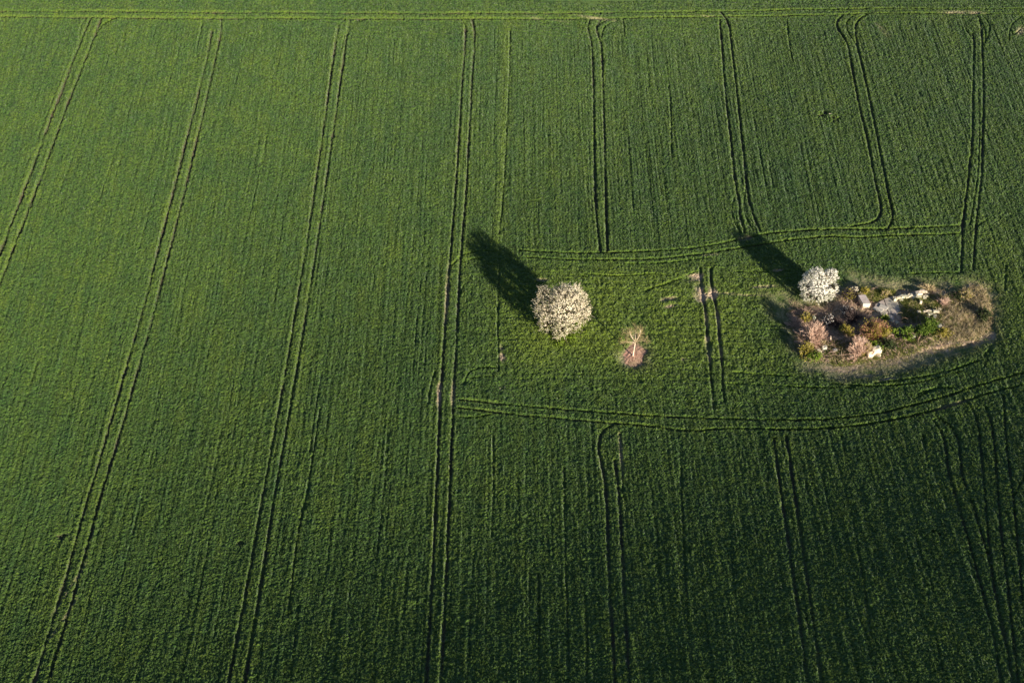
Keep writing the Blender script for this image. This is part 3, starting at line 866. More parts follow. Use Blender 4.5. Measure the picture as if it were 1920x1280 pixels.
wb2 = at_island(1742, 588)
wall2 = empty('ruined_wall', wb2)
tag(wall2, 'short remnant of pale stones just above the row of green bushes', 'ruined wall')
for i, (zx, zy, w, dp, h, rz) in enumerate([(440, 576, 0.55, 0.4, 0.35, 0.0), (498, 570, 0.6, 0.4, 0.35, 0.1), (540, 566, 0.95, 0.4, 0.4, 0.05), (610, 576, 0.95, 0.5, 0.45, -0.1), (556, 596, 0.8, 0.5, 0.3, 0.1), (600, 616, 0.5, 0.9, 0.35, -0.3), (536, 618, 0.45, 0.35, 0.25, 0.2), (650, 548, 0.4, 0.35, 0.3, 0.3)]):
    rock_mesh('stone', M_STONE, (w, dp, h), 140 + i, local(*zc(zx, zy), wb2), rz, wall2, 0.75)

# stone trough / block with a pale front
def slab_piece(name, mat, poly, h, loc, parent=None, bevel=0.04, seed=0):
    """a flat slab from its outline (metres), edges worn back"""
    r = np.random.default_rng(seed)
    p = np.array(poly, float)
    n = len(p)
    cen = p.mean(0)
    inn = p + (cen - p) / np.linalg.norm(cen - p, axis=1)[:, None] * bevel
    z = lambda a: np.full((n, 1), a)
    v = np.vstack([np.hstack([p, z(-0.1)]), np.hstack([p, z(h - bevel)]), np.hstack([inn, z(h)]) + r.normal(scale=0.008, size=(n, 3)), [[cen[0], cen[1], h + 0.005]]])
    q = []
    for i in range(n):
        j = (i + 1) % n
        q += [[i, j, n + j, n + i], [n + i, n + j, 2 * n + j, 2 * n + i]]
    t = [[2 * n + i, 2 * n + (i + 1) % n, 3 * n] for i in range(n)]
    return mesh_obj(name, v, [np.array(q), np.array(t)], mat, parent, False, None, loc)
tb = at_island(1623.5, 579)
trough = empty('stone_block', tb)
tag(trough, 'tall squared block with lavender grey top and bright pale front beside the slab', 'stone block')
slab_piece('body', M_STONE, [(-0.56, 0.0), (0.58, 0.06), (0.10, 2.12), (-1.0, 2.0)], 0.92, (0, 0, 0), trough, 0.05, 1)
slab_piece('lid', M_GREYSTONE, [(-0.60, -0.03), (0.62, 0.03), (0.13, 2.17), (-1.05, 2.05)], 1.04, (0, 0, 0), trough, 0.05, 2)
for o_ in trough.children:
    if o_.name.startswith('lid'):
        for v_ in o_.data.vertices:
            if v_.co.z < 0: v_.co.z = 0.9
# grey slab
def outline(pts, base):
    out = []
    for px, py in pts:
        x, y = G(px, py)
        out.append((x - base[0], y - base[1]))
    return out
sb = at_island(1667, 577)
slab = empty('concrete_slab', (sb[0], sb[1], sb[2]))
tag(slab, 'cracked grey concrete floor slab lying flat in the middle of the ruin', 'concrete slab')
slab_piece('panel', M_SLAB, outline([(1645, 586), (1640, 573), (1656, 563), (1660, 574), (1665, 587), (1657, 592)][::-1], sb)[::-1], 0.14, (0, 0, 0), slab, 0.05, 3)
slab_piece('panel', M_SLAB, outline([(1666, 587), (1661, 574), (1657, 562.5), (1674, 557), (1683, 568), (1687, 583), (1680, 592)], sb), 0.17, (0, 0, 0), slab, 0.05, 4)
slab_piece('panel', M_SLAB, outline([(1667, 589), (1681, 593), (1690, 600), (1678, 604), (1664, 600)][::-1], sb)[::-1], 0.10, (0, 0, 0), slab, 0.05, 5)
for i, (px, py, w, dp, lab) in enumerate([(1646, 582, 1.5, 0.8, 'pale broken paving flag leaning at the left corner of the slab'), (1656, 578, 1.3, 0.9, 'pale broken paving flag lying on the left half of the slab')]):
    p_ = at_island(px, py)
    o_ = rock_mesh('paving_flag', M_GREYSTONE, (w, dp, 0.16), 170 + i, (p_[0], p_[1], p_[2] + 0.17), -0.6, None, 0.85)
    tag(o_, lab, 'paving stone')

for i, (px, py, w, dp, h, rz, mat, lab) in enumerate([
    (1641, 662, 1.6, 1.3, 1.25, 0.4, M_STONE, 'biggest white boulder at the lower edge of the ruin'),
    (1630, 669, 0.9, 0.9, 1.0, 0.2, M_STONE, 'white boulder just left of the biggest one at the lower edge'),
    (1647, 668, 0.5, 0.6, 0.5, 0.7, M_STONE, 'small white stone at the right foot of the biggest boulder'),
    (1535, 660, 0.5, 0.9, 0.5, 0.6, M_STONE, 'white stone beside the bright green bush at lower left'),
    (1545, 655, 0.8, 0.7, 0.5, 0.1, M_GREYSTONE, 'grey stone right of the bright green bush at lower left'),
    (1565, 659, 0.7, 0.6, 0.45, 0.3, M_GREYSTONE, 'mauve grey stone between the two pink twiggy shrubs'),
    (1525, 602, 0.5, 0.6, 0.95, 0.2, M_STONE, 'upright white stone behind the left pink twiggy shrub'),
    (1597, 671, 0.5, 0.5, 0.45, 0.2, M_GREYSTONE, 'small grey stone left of the white boulders'),
    (1556, 640, 0.25, 0.3, 1.1, 0.2, M_STONE, 'thin upright pale stone in the dark hollow'),
    (1682, 606, 0.6, 0.4, 0.3, 0.5, M_STONE, 'white stone at the lower right corner of the slab'),
    (1673, 603, 0.5, 0.4, 0.3, 0.2, M_STONE, 'small white stone just below the slab'),
    (1674, 628, 0.5, 0.4, 0.35, 0.2, M_GREYSTONE, 'grey stone right of the russet bush'),
    (1712, 634, 0.7, 0.5, 0.4, 0.3, M_GREYSTONE, 'grey stone under the middle green bush'),
    (1759, 614, 1.1, 0.6, 0.35, 0.5, M_GREYSTONE, 'flat grey stone at the right end of the green bushes'),
    (1640, 625, 0.5, 0.4, 0.4, 0.1, M_STONE, 'pale stone at the foot of the russet bush'),
    (1641, 581, 0.3, 0.3, 0.3, 0.0, M_STONE, 'small bright stone right of the squared block'),
    (1556, 217, 0.4, 0.4, 0.5, 0.0, M_STONE, 'lone white stone in the crop far above the ruin')]):
    x, y = G(px, py)
    tag(rock_mesh('boulder' if w > 0.7 else 'stone', mat, (w, dp, h), 200 + i, (x, y, island_z(x, y)), rz, None, 0.5), lab, 'stone')

# rubble: pebbles strewn through the ruin, along its lower edge and at the far corner
def in_poly(px, py, poly):
    c_ = False
    n = len(poly)
    for i in range(n):
        (x1, y1), (x2, y2) = poly[i], poly[(i + 1) % n]
        if (y1 > py) != (y2 > py) and px < (x2 - x1) * (py - y1) / (y2 - y1) + x1: c_ = not c_
    return c_
rb = MB()
def pebble(px, py, s):
    x, y = G(px, py); z = island_z(x, y)
    o = np.array([[1, 0, 0], [-1, 0, 0], [0, 1, 0], [0, -1, 0], [0, 0, 1], [0, 0, -1]], float)
    o = o * rng.uniform(0.6, 1.2, (6, 1)) * s + rng.normal(scale=0.15 * s, size=(6, 3))
    f = [[0, 2, 4], [2, 1, 4], [1, 3, 4], [3, 0, 4], [2, 0, 5], [1, 2, 5], [3, 1, 5], [0, 3, 5]]
    rb.add(o + [x, y, z + s * 0.2], None, f)
EDGE = [(1600, 680), (1650, 675), (1700, 663), (1740, 650), (1790, 642), (1835, 640), (1858, 625)]
for _ in range(420):
    k = rng.integers(0, len(EDGE) - 1); t_ = rng.random()
    pebble(EDGE[k][0] * (1 - t_) + EDGE[k + 1][0] * t_ + rng.normal() * 4, EDGE[k][1] * (1 - t_) + EDGE[k + 1][1] * t_ + rng.normal() * 3.5, rng.uniform(0.04, 0.13))
for _ in range(130): pebble(rng.normal(1832, 10), rng.normal(540, 7), rng.uniform(0.05, 0.14))
for _ in range(300):
    px, py = rng.uniform(1490, 1860), rng.uniform(535, 685)
    if in_poly(px, py, ISLAND): pebble(px, py, rng.uniform(0.03, 0.13))
for _ in range(90): pebble(rng.normal(1668, 8), rng.normal(628, 9), rng.uniform(0.05, 0.15))
for _ in range(40): pebble(rng.normal(1308, 8), rng.normal(523, 3), rng.uniform(0.05, 0.13))
for _ in range(50): pebble(rng.normal(1326, 11), rng.normal(556, 4), rng.uniform(0.05, 0.13))
M_RUBBLE = rnd_mat('rubble', [(0.0, (0.20, 0.17, 0.15)), (0.6, (0.40, 0.33, 0.27)), (1.0, (0.68, 0.60, 0.50))], 0.9, 0.1)
tag(rb.build('rubble', M_RUBBLE), 'small pale rubble strewn over the ruin', 'rubble', kind='stuff')

# ------------------------------------------------------------------ dry grass and weeds
def grass(name, mat, n, region, hmin, hmax, width, label, spread=0.5, tuft=6, prob=None):
    g = MB()
    pts = []
    xs_ = [p[0] for p in region]; ys_ = [p[1] for p in region]
    while len(pts) < n:
        px, py = rng.uniform(min(xs_), max(xs_)), rng.uniform(min(ys_), max(ys_))
        if not in_poly(px, py, region): continue
        if prob is not None and rng.random() > prob(px, py): continue
        x, y = G(px, py)
        pts.append((x, y, island_z(x, y)))
    pts = np.repeat(np.array(pts), tuft, axis=0)
    h = np.repeat(rng.uniform(hmin, hmax, n), tuft) * rng.uniform(0.6, 1.1, n * tuft)
    base = pts + np.stack([rng.normal(scale=0.10, size=len(pts)), rng.normal(scale=0.10, size=len(pts)), np.full(len(pts), -0.05)], -1)
    tip = base + np.stack([rng.normal(scale=spread, size=len(pts)) * h, rng.normal(scale=spread, size=len(pts)) * h, h], -1)
    g.blades(base, tip, width)
    o = g.build(name, mat)
    tag(o, label, 'grass', kind='stuff')
def gprob(cx, cy, sx, sy, lo=0.0):
    return lambda px, py: max(lo, math.exp(-((px - cx) / sx) ** 2 - ((py - cy) / sy) ** 2))
SLABZONE = lambda px, py: 0.0 if (1638 < px < 1692 and 556 < py < 603) else 1.0
grass('weeds', M_WEED, 700, [(1765, 560), (1800, 545), (1835, 535), (1858, 560), (1860, 620), (1830, 640), (1765, 645), (1755, 600)], 0.2, 0.6, 0.05, 'green weeds growing through the tall dry grass', 0.6)
grass('dry_grass', M_STRAW, 1100, [(1765, 560), (1800, 545), (1835, 535), (1858, 560), (1860, 620), (1830, 640), (1765, 645), (1755, 600)], 0.3, 0.8, 0.05, 'tall tan dry grass at the right end of the ruin', 0.5)
grass('dry_grass', M_STRAW, 1900, ISLAND, 0.15, 0.55, 0.04, 'thin dry grass scattered all over the ruin', 0.6, prob=SLABZONE)
grass('dry_grass', M_STRAW, 900, [(1555, 690), (1545, 672), (1640, 672), (1730, 652), (1850, 632), (1850, 645), (1700, 690), (1600, 708)], 0.1, 0.3, 0.035, 'short bleached grass along the lower edge of the ruin', 0.6)
grass('weeds', M_WEED, 1500, [(1565, 690), (1530, 640), (1600, 640), (1640, 650), (1760, 620), (1770, 640), (1700, 668), (1640, 678)], 0.2, 0.55, 0.07, 'green weeds between the bushes of the ruin', 0.7)
grass('weeds', M_WEED, 1200, [(1690, 560), (1740, 552), (1770, 560), (1765, 610), (1690, 605)], 0.2, 0.5, 0.06, 'green weeds between the two rows of pale stones', 0.7)
grass('weeds', M_WEED, 700, [(1600, 540), (1680, 545), (1672, 556), (1640, 566), (1610, 556)], 0.25, 0.6, 0.06, 'weeds behind the squared block', 0.7)
grass('dry_grass', M_PINKTWIG, 420, [(1172, 676), (1176, 648), (1190, 636), (1204, 652), (1210, 676), (1190, 682)], 0.1, 0.4, 0.035, 'reddish dry stalks under the bare tree', 0.7)
grass('dry_grass', M_PINKTWIG, 800, [(1478, 560), (1530, 585), (1512, 620), (1500, 640), (1486, 620)], 0.15, 0.5, 0.04, 'mauve brown stalks at the left end of the ruin', 0.6)

SKIRT_BAND = lambda px, py: 0.0 if in_poly(px, py, ISLAND) else 1.0
grass('margin_grass', M_WEED, 2300, SKIRT, 0.10, 0.34, 0.05, 'ragged short grass in the margin round the ruin', 0.7, prob=SKIRT_BAND)
grass('dry_grass', M_STRAW, 1100, SKIRT, 0.08, 0.28, 0.04, 'bleached tufts in the margin round the ruin', 0.7, prob=SKIRT_BAND)
grass('margin_grass', M_WEED, 900, LEFTGRASS, 0.10, 0.30, 0.05, 'ragged grass at the left tip of the ruin', 0.7)
def tangle(name, mat, n, region, label):
    g = MB()
    xs_ = [p[0] for p in region]; ys_ = [p[1] for p in region]
    k = 0
    while k < n:
        px, py = rng.uniform(min(xs_), max(xs_)), rng.uniform(min(ys_), max(ys_))
        if not in_poly(px, py, region) or not SLABZONE(px, py): continue
        x, y = G(px, py)
        p0 = np.array([x, y, island_z(x, y)])
        az, L = rng.uniform(0, 6.28), rng.uniform(0.5, 1.6)
        p1 = p0 + np.array([math.cos(az) * L, math.sin(az) * L, rng.uniform(-0.05, 0.5)])
        t_ = np.linspace(0, 1, 5)[:, None]
        g.tube(p0 * (1 - t_) + p1 * t_ + np.array([0, 0, rng.uniform(0.1, 0.6)]) * 4 * t_ * (1 - t_), np.linspace(0.022, 0.008, 5), 3)
        k += 1
    tag(g.build(name, mat), label, 'brambles', kind='stuff')
SCRUB = [(1490, 600), (1545, 580), (1600, 545), (1640, 545), (1640, 590), (1690, 600), (1760, 600), (1760, 640), (1680, 672), (1560, 684), (1505, 672)]
tangle('bramble_tangle', M_PINKTWIG, 900, SCRUB, 'pinkish bare stems tangled between the bushes of the ruin')
tangle('bramble_tangle', M_TANTWIG, 500, ISLAND, 'pale dead stems lying across the ruin')
tangle('bramble_tangle', M_DARKTWIG, 350, SCRUB, 'dark bramble stems arching between the bushes')

# ------------------------------------------------------------------ shrubs
def curve(p0, p1, bow, n=4):
    t = np.linspace(0, 1, n)[:, None]
    mid = bow * (4 * t * (1 - t))
    return p0 * (1 - t) + p1 * t + mid

def twig_shrub(name, px, py, r, h, mat, label, stems=90, sub=5, leaf=None, nleaf=0, leafsize=0.14, thick=0.028, cat='shrub', blossom=None, nblossom=0, fan=0.9):
    x, y = G(px, py)
    z = island_z(x, y)
    root = empty(name, (x, y, z))
    tag(root, label, cat, 'shrubs of the ruin')
    st, tw = MB(), MB()
    tips = []
    f1, f2, f3 = rng.uniform(0, 6.28, 3)
    for i in range(stems):
        az = rng.uniform(0, 2 * math.pi)
        out = fan * math.sqrt(rng.random()) * (1 + 0.28 * math.sin(2 * az + f1) + 0.20 * math.sin(3 * az + f2)) * rng.uniform(0.85, 1.2)
        ph = rng.uniform(0.75, 1.05)
        tip = np.array([math.cos(az) * r * out, math.sin(az) * r * out, h * ph * math.sqrt(max(0.08, 1 - (out * 0.85) ** 2)) * (1 + 0.15 * math.sin(az + f3))])
        b0 = np.array([rng.normal() * 0.16 * r, rng.normal() * 0.16 * r, -0.05])
        bow = np.array([-math.cos(az), -math.sin(az), 0.6]) * 0.12 * r * rng.uniform(0, 1)
        pts = curve(b0, tip, bow, 4)
        st.tube(pts, np.linspace(thick * 1.4, thick * 0.5, 4), 4)
        for s in range(sub):
            t_ = rng.uniform(0.35, 1.0)
            p = b0 * (1 - t_) + tip * t_ + bow * 4 * t_ * (1 - t_)
            dvec = (tip - b0) / np.linalg.norm(tip - b0) + rng.normal(scale=0.5, size=3)
            q = p + dvec / np.linalg.norm(dvec) * rng.uniform(0.18, 0.38) * r
            q[2] = max(q[2], 0.05)
            tw.tube(np.array([p, (p + q) / 2 + rng.normal(scale=0.03, size=3), q]), np.array([thick * 0.8, thick * 0.6, thick * 0.25]), 3)
            tips.append((p + q) / 2); tips.append(q)
    st.build('stems', mat, root)
    tw.build('twigs', mat, root)
    tips = np.array(tips)
    if leaf is not None and nleaf:
        lf = MB()
        c_ = tips[rng.integers(0, len(tips), nleaf)] + rng.normal(scale=0.10, size=(nleaf, 3)) * r * 0.8
        c_[:, 2] = np.maximum(c_[:, 2], 0.05)
        lf.cards(c_, rng.uniform(0.7, 1.3, nleaf) * leafsize, 1.3)
        lf.build('leaves', leaf, root)
    if blossom is not None and nblossom:
        bf = MB()
        c_ = tips[rng.integers(0, len(tips), nblossom)] + rng.normal(scale=0.06, size=(nblossom, 3))
        bf.cards(c_, rng.uniform(0.7, 1.3, nblossom) * 0.13, 1.0)
        bf.build('blossom', blossom, root)
    return root

twig_shrub('twiggy_shrub', 1524, 641, 2.2, 2.9, M_PINKTWIG, 'large bare pinkish twiggy shrub at the left end of the ruin', 230, 7)
twig_shrub('leafy_shrub', 1510, 663, 1.5, 1.5, M_TANTWIG, 'yellow green bush below the left pink twiggy shrub', 60, 5, M_YELLEAF, 1600)
twig_shrub('leafy_shrub', 1528, 673, 1.35, 0.9, M_TANTWIG, 'bright green low bush at the lower left corner of the ruin', 50, 5, M_BRIGHTLEAF, 1500)
twig_shrub('leafy_shrub', 1512, 602, 1.1, 0.9, M_TANTWIG, 'small olive bush behind the left pink twiggy shrub', 40, 5, M_YELLEAF, 500)
twig_shrub('twiggy_shrub', 1608, 664, 2.0, 2.6, M_PINKTWIG, 'bare mauve twiggy shrub left of the white boulders', 190, 7)
twig_shrub('twiggy_shrub', 1622, 664, 1.2, 2.0, M_TANTWIG, 'pale fan of bare stems directly above the white boulders', 60, 5, M_YELLEAF, 260)
twig_shrub('russet_bush', 1636, 630, 2.4, 2.1, M_REDTWIG, 'russet bush with yellow green fringe below the squared block', 200, 7, M_YELLEAF, 1300)
twig_shrub('leafy_shrub', 1655, 632, 1.3, 1.4, M_TANTWIG, 'yellow bush at the right side of the russet bush', 60, 5, M_YELLEAF, 1100)
twig_shrub('leafy_shrub', 1587, 626, 1.2, 1.3, M_TANTWIG, 'round yellow green bush in the dark hollow', 50, 5, M_YELLEAF, 900)
twig_shrub('leafy_shrub', 1698, 628, 1.15, 1.0, M_DARKTWIG, 'round green bush, leftmost of the green row under the stones', 40, 4, M_LEAF, 1500)
twig_shrub('leafy_shrub', 1703, 640, 0.8, 0.7, M_DARKTWIG, 'small green bush below the leftmost of the green row', 30, 4, M_BRIGHTLEAF, 700)
twig_shrub('leafy_shrub', 1724, 626, 1.4, 0.95, M_DARKTWIG, 'green bush in the middle of the green row', 50, 4, M_LEAF, 1900)
twig_shrub('leafy_shrub', 1744, 617, 1.5, 0.9, M_DARKTWIG, 'green bush below the short remnant of stones', 50, 4, M_LEAF, 1900)
twig_shrub('leafy_shrub', 1746, 626, 0.9, 0.8, M_DARKTWIG, 'low green bush at the right foot of the green row', 30, 4, M_LEAF, 800)
twig_shrub('leafy_shrub', 1768, 630, 1.3, 0.9, M_TANTWIG, 'yellowish bush between the green row and the dry grass', 50, 4, M_YELLEAF, 800)
twig_shrub('leafy_shrub', 1677, 628, 0.8, 1.2, M_TANTWIG, 'narrow bright green bush between the russet bush and the green row', 30, 4, M_BRIGHTLEAF, 900)
twig_shrub('leafy_shrub', 1658, 600, 0.8, 0.9, M_TANTWIG, 'small bright bush at the lower left corner of the slab', 30, 4, M_BRIGHTLEAF, 500)
twig_shrub('leafy_shrub', 1621, 552, 0.9, 1.1, M_TANTWIG, 'small yellow green bush behind the squared block', 40, 4, M_YELLEAF, 700)
twig_shrub('leafy_shrub', 1641, 654, 1.2, 0.9, M_DARKTWIG, 'green bush just above the biggest white boulder', 40, 4, M_BRIGHTLEAF, 900)
twig_shrub('leafy_shrub', 1665, 652, 1.5, 1.2, M_DARKTWIG, 'dark bush right of the white boulders', 50, 5, M_DARKLEAF, 1200)
twig_shrub('leafy_shrub', 1845, 596, 1.4, 1.1, M_DARKTWIG, 'dark bush at the right tip of the ruin', 70, 5, M_DARKLEAF, 1300)
twig_shrub('leafy_shrub', 1795, 560, 1.6, 0.7, M_DARKTWIG, 'dark low bush behind the tall dry grass', 60, 5, M_DARKLEAF, 700)
twig_shrub('twiggy_shrub', 1767, 572, 1.3, 1.0, M_PINKTWIG, 'grey brown twiggy shrub right of the broken stone row', 70, 5)
twig_shrub('twiggy_shrub', 1738, 545, 1.3, 1.1, M_TANTWIG, 'pale dry clump behind the broken stone row', 70, 4)
twig_shrub('twiggy_shrub', 1812, 560, 1.2, 1.0, M_TANTWIG, 'pale dry clump near the far right corner of the ruin', 60, 4, M_YELLEAF, 160)
twig_shrub('twiggy_shrub', 1598, 602, 1.8, 1.7, M_DARKTWIG, 'dark bare bramble left of the squared block', 150, 6)
twig_shrub('twiggy_shrub', 1567, 610, 1.5, 1.0, M_DARKTWIG, 'dark bare bramble in the shaded middle of the ruin', 120, 6)
twig_shrub('twiggy_shrub', 1590, 560, 1.5, 1.3, M_DARKTWIG, 'bare dark shrub just right of the white blossom tree', 90, 5, M_YELLEAF, 200)
twig_shrub('twiggy_shrub', 1490, 610, 1.4, 1.0, M_PINKTWIG, 'low mauve brown scrub at the left tip of the ruin', 90, 5)
twig_shrub('blossom_shrub', 1603, 549, 0.9, 1.0, M_BARK, 'small white flowering shrub right of the white blossom tree', 40, 5, None, 0, blossom=M_BLOSSOM, nblossom=260)
twig_shrub('blossom_shrub', 1584, 590, 1.2, 1.4, M_DARKTWIG, 'thin white flowering shrub in the shade beside the bramble', 50, 5, None, 0, blossom=M_WHITEBLOSSOM, nblossom=150)
twig_shrub('blossom_shrub', 1553, 609, 1.1, 1.3, M_DARKTWIG, 'thin white flowering shrub below the white blossom tree', 50, 5, None, 0, blossom=M_WHITEBLOSSOM, nblossom=150)
twig_shrub('leafy_shrub', 1660, 556, 0.9, 0.9, M_TANTWIG, 'tawny clump behind the slab', 60, 4, M_YELLEAF, 120)

# ------------------------------------------------------------------ blossom trees
def blossom_tree(px, py, lobes, fork, nspray, mat, leafmat, leafshare, label, seed, spray):
    """lobes: (x, y, z, radius) of the clumps that make up the crown, metres from the trunk's foot"""
    global rng
    keep_rng = rng
    rng = np.random.default_rng(seed)
    x, y = G(px, py); z = island_z(x, y)
    root = empty('blossom_tree', (x, y, z))
    tag(root, label, 'tree', 'white blossoming trees')
    lobes = np.array(lobes, float) * np.array([1.0, 1.0, 1.0, 0.84])
    tr, lb = MB(), MB()
    top = np.array([0.12, 0.1, fork])
    tr.tube(np.array([[0, 0, -0.2], [0.03, 0, 0.3], [0.05, 0.05, fork * 0.5], top]), np.array([0.36, 0.26, 0.22, 0.19]), 9)
    tr.build('trunk', M_BARK, root, True)
    ends = []
    for lo in lobes:
        c_ = lo[:3]
        mid = curve(top, c_, np.array([0, 0, -0.25]) + rng.normal(scale=0.15, size=3), 6)
        lb.tube(mid, np.linspace(0.15, 0.07, 6), 6)
        ends.append(c_)
        for k in range(6):
            d = rng.normal(size=3); d[2] += 0.3; d /= np.linalg.norm(d)
            e = c_ + d * lo[3] * 0.7
            lb.tube(curve(c_, e, rng.normal(scale=0.12, size=3), 4), np.linspace(0.065, 0.025, 4), 5)
            ends.append(e)
    ends = np.array(ends)
    heart = np.average(lobes[:, :3], axis=0, weights=lobes[:, 3] ** 3)
    tw, bl_, lf = MB(), MB(), MB()
    pet, petL = [], []
    wgt = lobes[:, 3] ** 2 / (lobes[:, 3] ** 2).sum()
    made = 0
    while made < nspray:
        li = rng.choice(len(lobes), p=wgt)
        d = rng.normal(size=3); d /= np.linalg.norm(d)
        rr = rng.uniform(0.45, 1.0) ** 0.5
        p = lobes[li, :3] + d * lobes[li, 3] * rr * rng.uniform(0.88, 1.08)
        dd = np.linalg.norm(lobes[:, :3] - p, axis=1) / lobes[:, 3]
        if dd.min() < 0.55 and rng.random() < 0.5: continue
        if mnoise.noise(Vector(p * 0.8 + seed)) < -0.36 or mnoise.noise(Vector(p * 2.3 + seed)) < -0.16: continue
        if p[2] < 0.3:
            if rng.random() < 0.6: continue
            p[2] = rng.uniform(0.3, 0.8)
        made += 1
        out = p - heart; out /= np.linalg.norm(out) + 1e-6
        dirv = out * 0.35 + d * 0.25 + np.array([0, 0, 0.45]) + rng.normal(scale=0.5, size=3)
        dirv /= np.linalg.norm(dirv)
        L = rng.uniform(0.25, spray) * (1.35 if rng.random() < 0.12 else 1.0)
        if made % 3 == 0:
            e = ends[np.argmin(((ends - p) ** 2).sum(1))]
            tw.tube(np.array([e, (e + p) / 2 + [0, 0, -0.1], p]), np.array([0.035, 0.022, 0.014]), 3)
        tw.tube(np.array([p, p + dirv * L]), np.array([0.014, 0.006]), 3)
        k = rng.integers(13, 22)
        t_ = rng.random(k)[:, None]
        q = p + dirv * L * t_ + rng.normal(scale=0.038, size=(k, 3))
        share = leafshare * (2.0 if p[2] < heart[2] * 0.75 else 0.6)
        lm = rng.random(k) < share
        pet.append(q[~lm]); petL.append(q[lm])
    lb.build('limbs', M_BARK, root, True)
    tw.build('twigs', M_BARK, root)
    pet = np.concatenate(pet); petL = np.concatenate(petL)
    fc = pet - heart
    fc /= np.linalg.norm(fc, axis=1)[:, None] + 1e-6
    fc[:, 2] += 0.25
    bl_.cards(pet, rng.uniform(0.055, 0.115, len(pet)), 1.0, face=fc)
    bl_.build('blossom', mat, root)
    lf.cards(petL, rng.uniform(0.08, 0.15, len(petL)), 1.3)
    lf.build('leaves', leafmat, root)
    rng = keep_rng
    return root

# big cream tree
blossom_tree(1050, 612, [(-0.9, 1.1, 5.3, 1.5), (-3.1, 0.6, 3.9, 1.1), (3.5, -0.9, 3.0, 1.1), (0.2, 0.0, 4.0, 2.9), (1.8, 0.5, 6.5, 1.7), (0.2, 0.8, 6.0, 1.7), (3.0, -0.3, 3.7, 1.8), (2.7, 0.6, 5.0, 1.5), (-2.5, -0.3, 3.3, 1.8), (-2.4, 1.9, 5.3, 1.3), (0.1, -2.3, 2.0, 1.7), (-0.1, -3.3, 1.5, 1.25), (-2.0, -2.0, 2.3, 1.4), (1.9, -1.8, 2.4, 1.5), (0.4, 2.2, 3.6, 2.0)],
             1.5, 3500, M_BLOSSOM, M_SPRINGLEAF, 0.17, 'bigger cream white blossoming tree standing alone in the crop left of the bare tree', 41, 0.95)
blossom_tree(1531, 556, [(0.0, 0.0, 2.8, 2.4), (-0.6, 0.1, 4.3, 1.45), (1.75, 0.3, 4.1, 1.3), (-1.7, -0.2, 2.4, 1.6), (1.75, -0.3, 2.3, 1.5), (0.0, -1.3, 1.7, 1.6), (-1.5, 0.2, 3.6, 1.3), (-1.7, -1.2, 1.5, 1.2), (0.5, 1.3, 2.7, 1.6), (1.2, -1.3, 1.6, 1.2)],
             1.2, 2900, M_WHITEBLOSSOM, M_SPRINGLEAF, 0.10, 'smaller round white blossoming tree at the upper left edge of the ruin', 52, 0.5)

# low green growth at the foot of the big tree
twig_shrub('leafy_shrub', 1072, 634, 1.9, 0.9, M_DARKTWIG, 'low bright green growth at the right foot of the bigger blossoming tree', 50, 4, M_BRIGHTLEAF, 1500)
twig_shrub('leafy_shrub', 1048, 646, 1.2, 0.6, M_DARKTWIG, 'low bright green growth in front of the bigger blossoming tree', 30, 4, M_BRIGHTLEAF, 700)

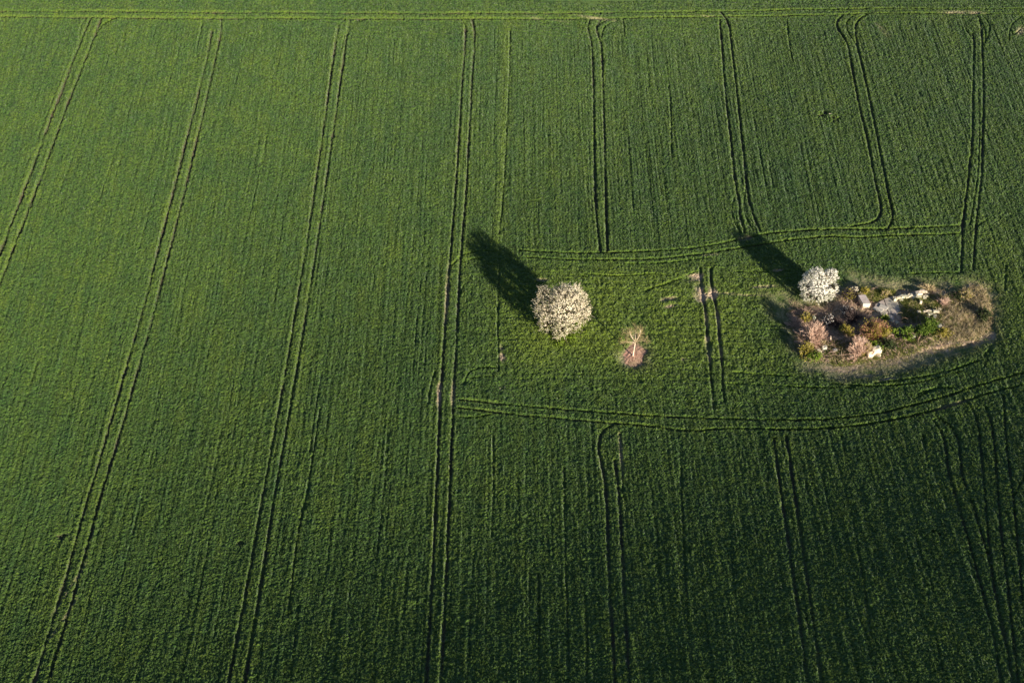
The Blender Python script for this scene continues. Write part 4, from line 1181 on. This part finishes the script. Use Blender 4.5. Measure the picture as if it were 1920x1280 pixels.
# ------------------------------------------------------------------ bare young tree
def bare_tree(px, py):
    x, y = G(px, py); z = float(terrain(x, y)) + 0.1
    root = empty('bare_tree', (x, y, z))
    tag(root, 'leafless young tree with pale trunk on a reddish bare patch', 'tree')
    t = MB()
    f = np.array([0.22, 0.15, 2.7])
    t.tube(np.array([[0, 0, -0.2], [0.02, 0, 0.2], [0.1, 0.05, 1.2], [0.17, 0.1, 2.0], f]), np.array([0.16, 0.115, 0.10, 0.09, 0.085]), 8)
    t.build('trunk', M_PALEBARK, root, True)
    tips = []
    def limb(a, b, r0, r1, bow):
        m_ = MB()
        pts = curve(np.array(a), np.array(b), np.array(bow), 6)
        m_.tube(pts, np.linspace(r0, r1, 6), 6)
        m_.build('limb', M_PALEBARK, root, True)
        return pts
    specs = [(f, (0.85, 0.6, 5.0), 0.095, 0.035, (0.25, 0, 0.1)), (f, (-0.75, 0.5, 4.7), 0.09, 0.032, (-0.15, 0, 0.1)), (f, (1.7, -0.2, 3.2), 0.04, 0.012, (0, 0, 0.25)), (f - [0.02, 0.02, 0.2], (-1.6, -0.2, 3.0), 0.04, 0.012, (0, 0, 0.2)),
             (f, (0.1, -1.3, 4.0), 0.05, 0.014, (0, 0, 0.2)), (f, (0.3, 1.5, 4.4), 0.05, 0.014, (0, 0, 0.2)), (f - [0.03, 0.03, 0.4], (1.1, 1.1, 3.6), 0.035, 0.012, (0, 0, 0.2)), (f - [0.02, 0.02, 0.3], (-1.1, 1.0, 3.7), 0.035, 0.012, (0, 0, 0.2))]
    tw, fine = MB(), MB()
    for s in specs:
        pts = limb(*s)
        for k in range(26):
            t_ = rng.uniform(0.25, 1.0)
            i = min(4, int(t_ * 5)); fr = t_ * 5 - i
            p = pts[i] * (1 - fr) + pts[i + 1] * fr
            out = p - np.array([0.2, 0.15, 2.6]); out /= np.linalg.norm(out) + 1e-6
            dv = out * 0.8 + rng.normal(scale=0.55, size=3) + [0, 0, 0.15]; dv /= np.linalg.norm(dv)
            L = rng.uniform(0.5, 1.15)
            q = p + dv * L
            tw.tube(np.array([p, (p + q) / 2 + rng.normal(scale=0.04, size=3), q]), np.array([0.011, 0.009, 0.005]), 4)
            for j in range(4):
                a_ = p + (q - p) * rng.uniform(0.3, 1.0)
                d2 = dv + rng.normal(scale=0.6, size=3); d2 /= np.linalg.norm(d2)
                b_ = a_ + d2 * rng.uniform(0.25, 0.55)
                fine.tube(np.array([a_, b_]), np.array([0.0075, 0.004]), 3)
    tw.build('twigs', M_OLIVETWIG, root)
    fine.build('fine_twigs', M_OLIVETWIG, root)
bare_tree(1186.5, 668)
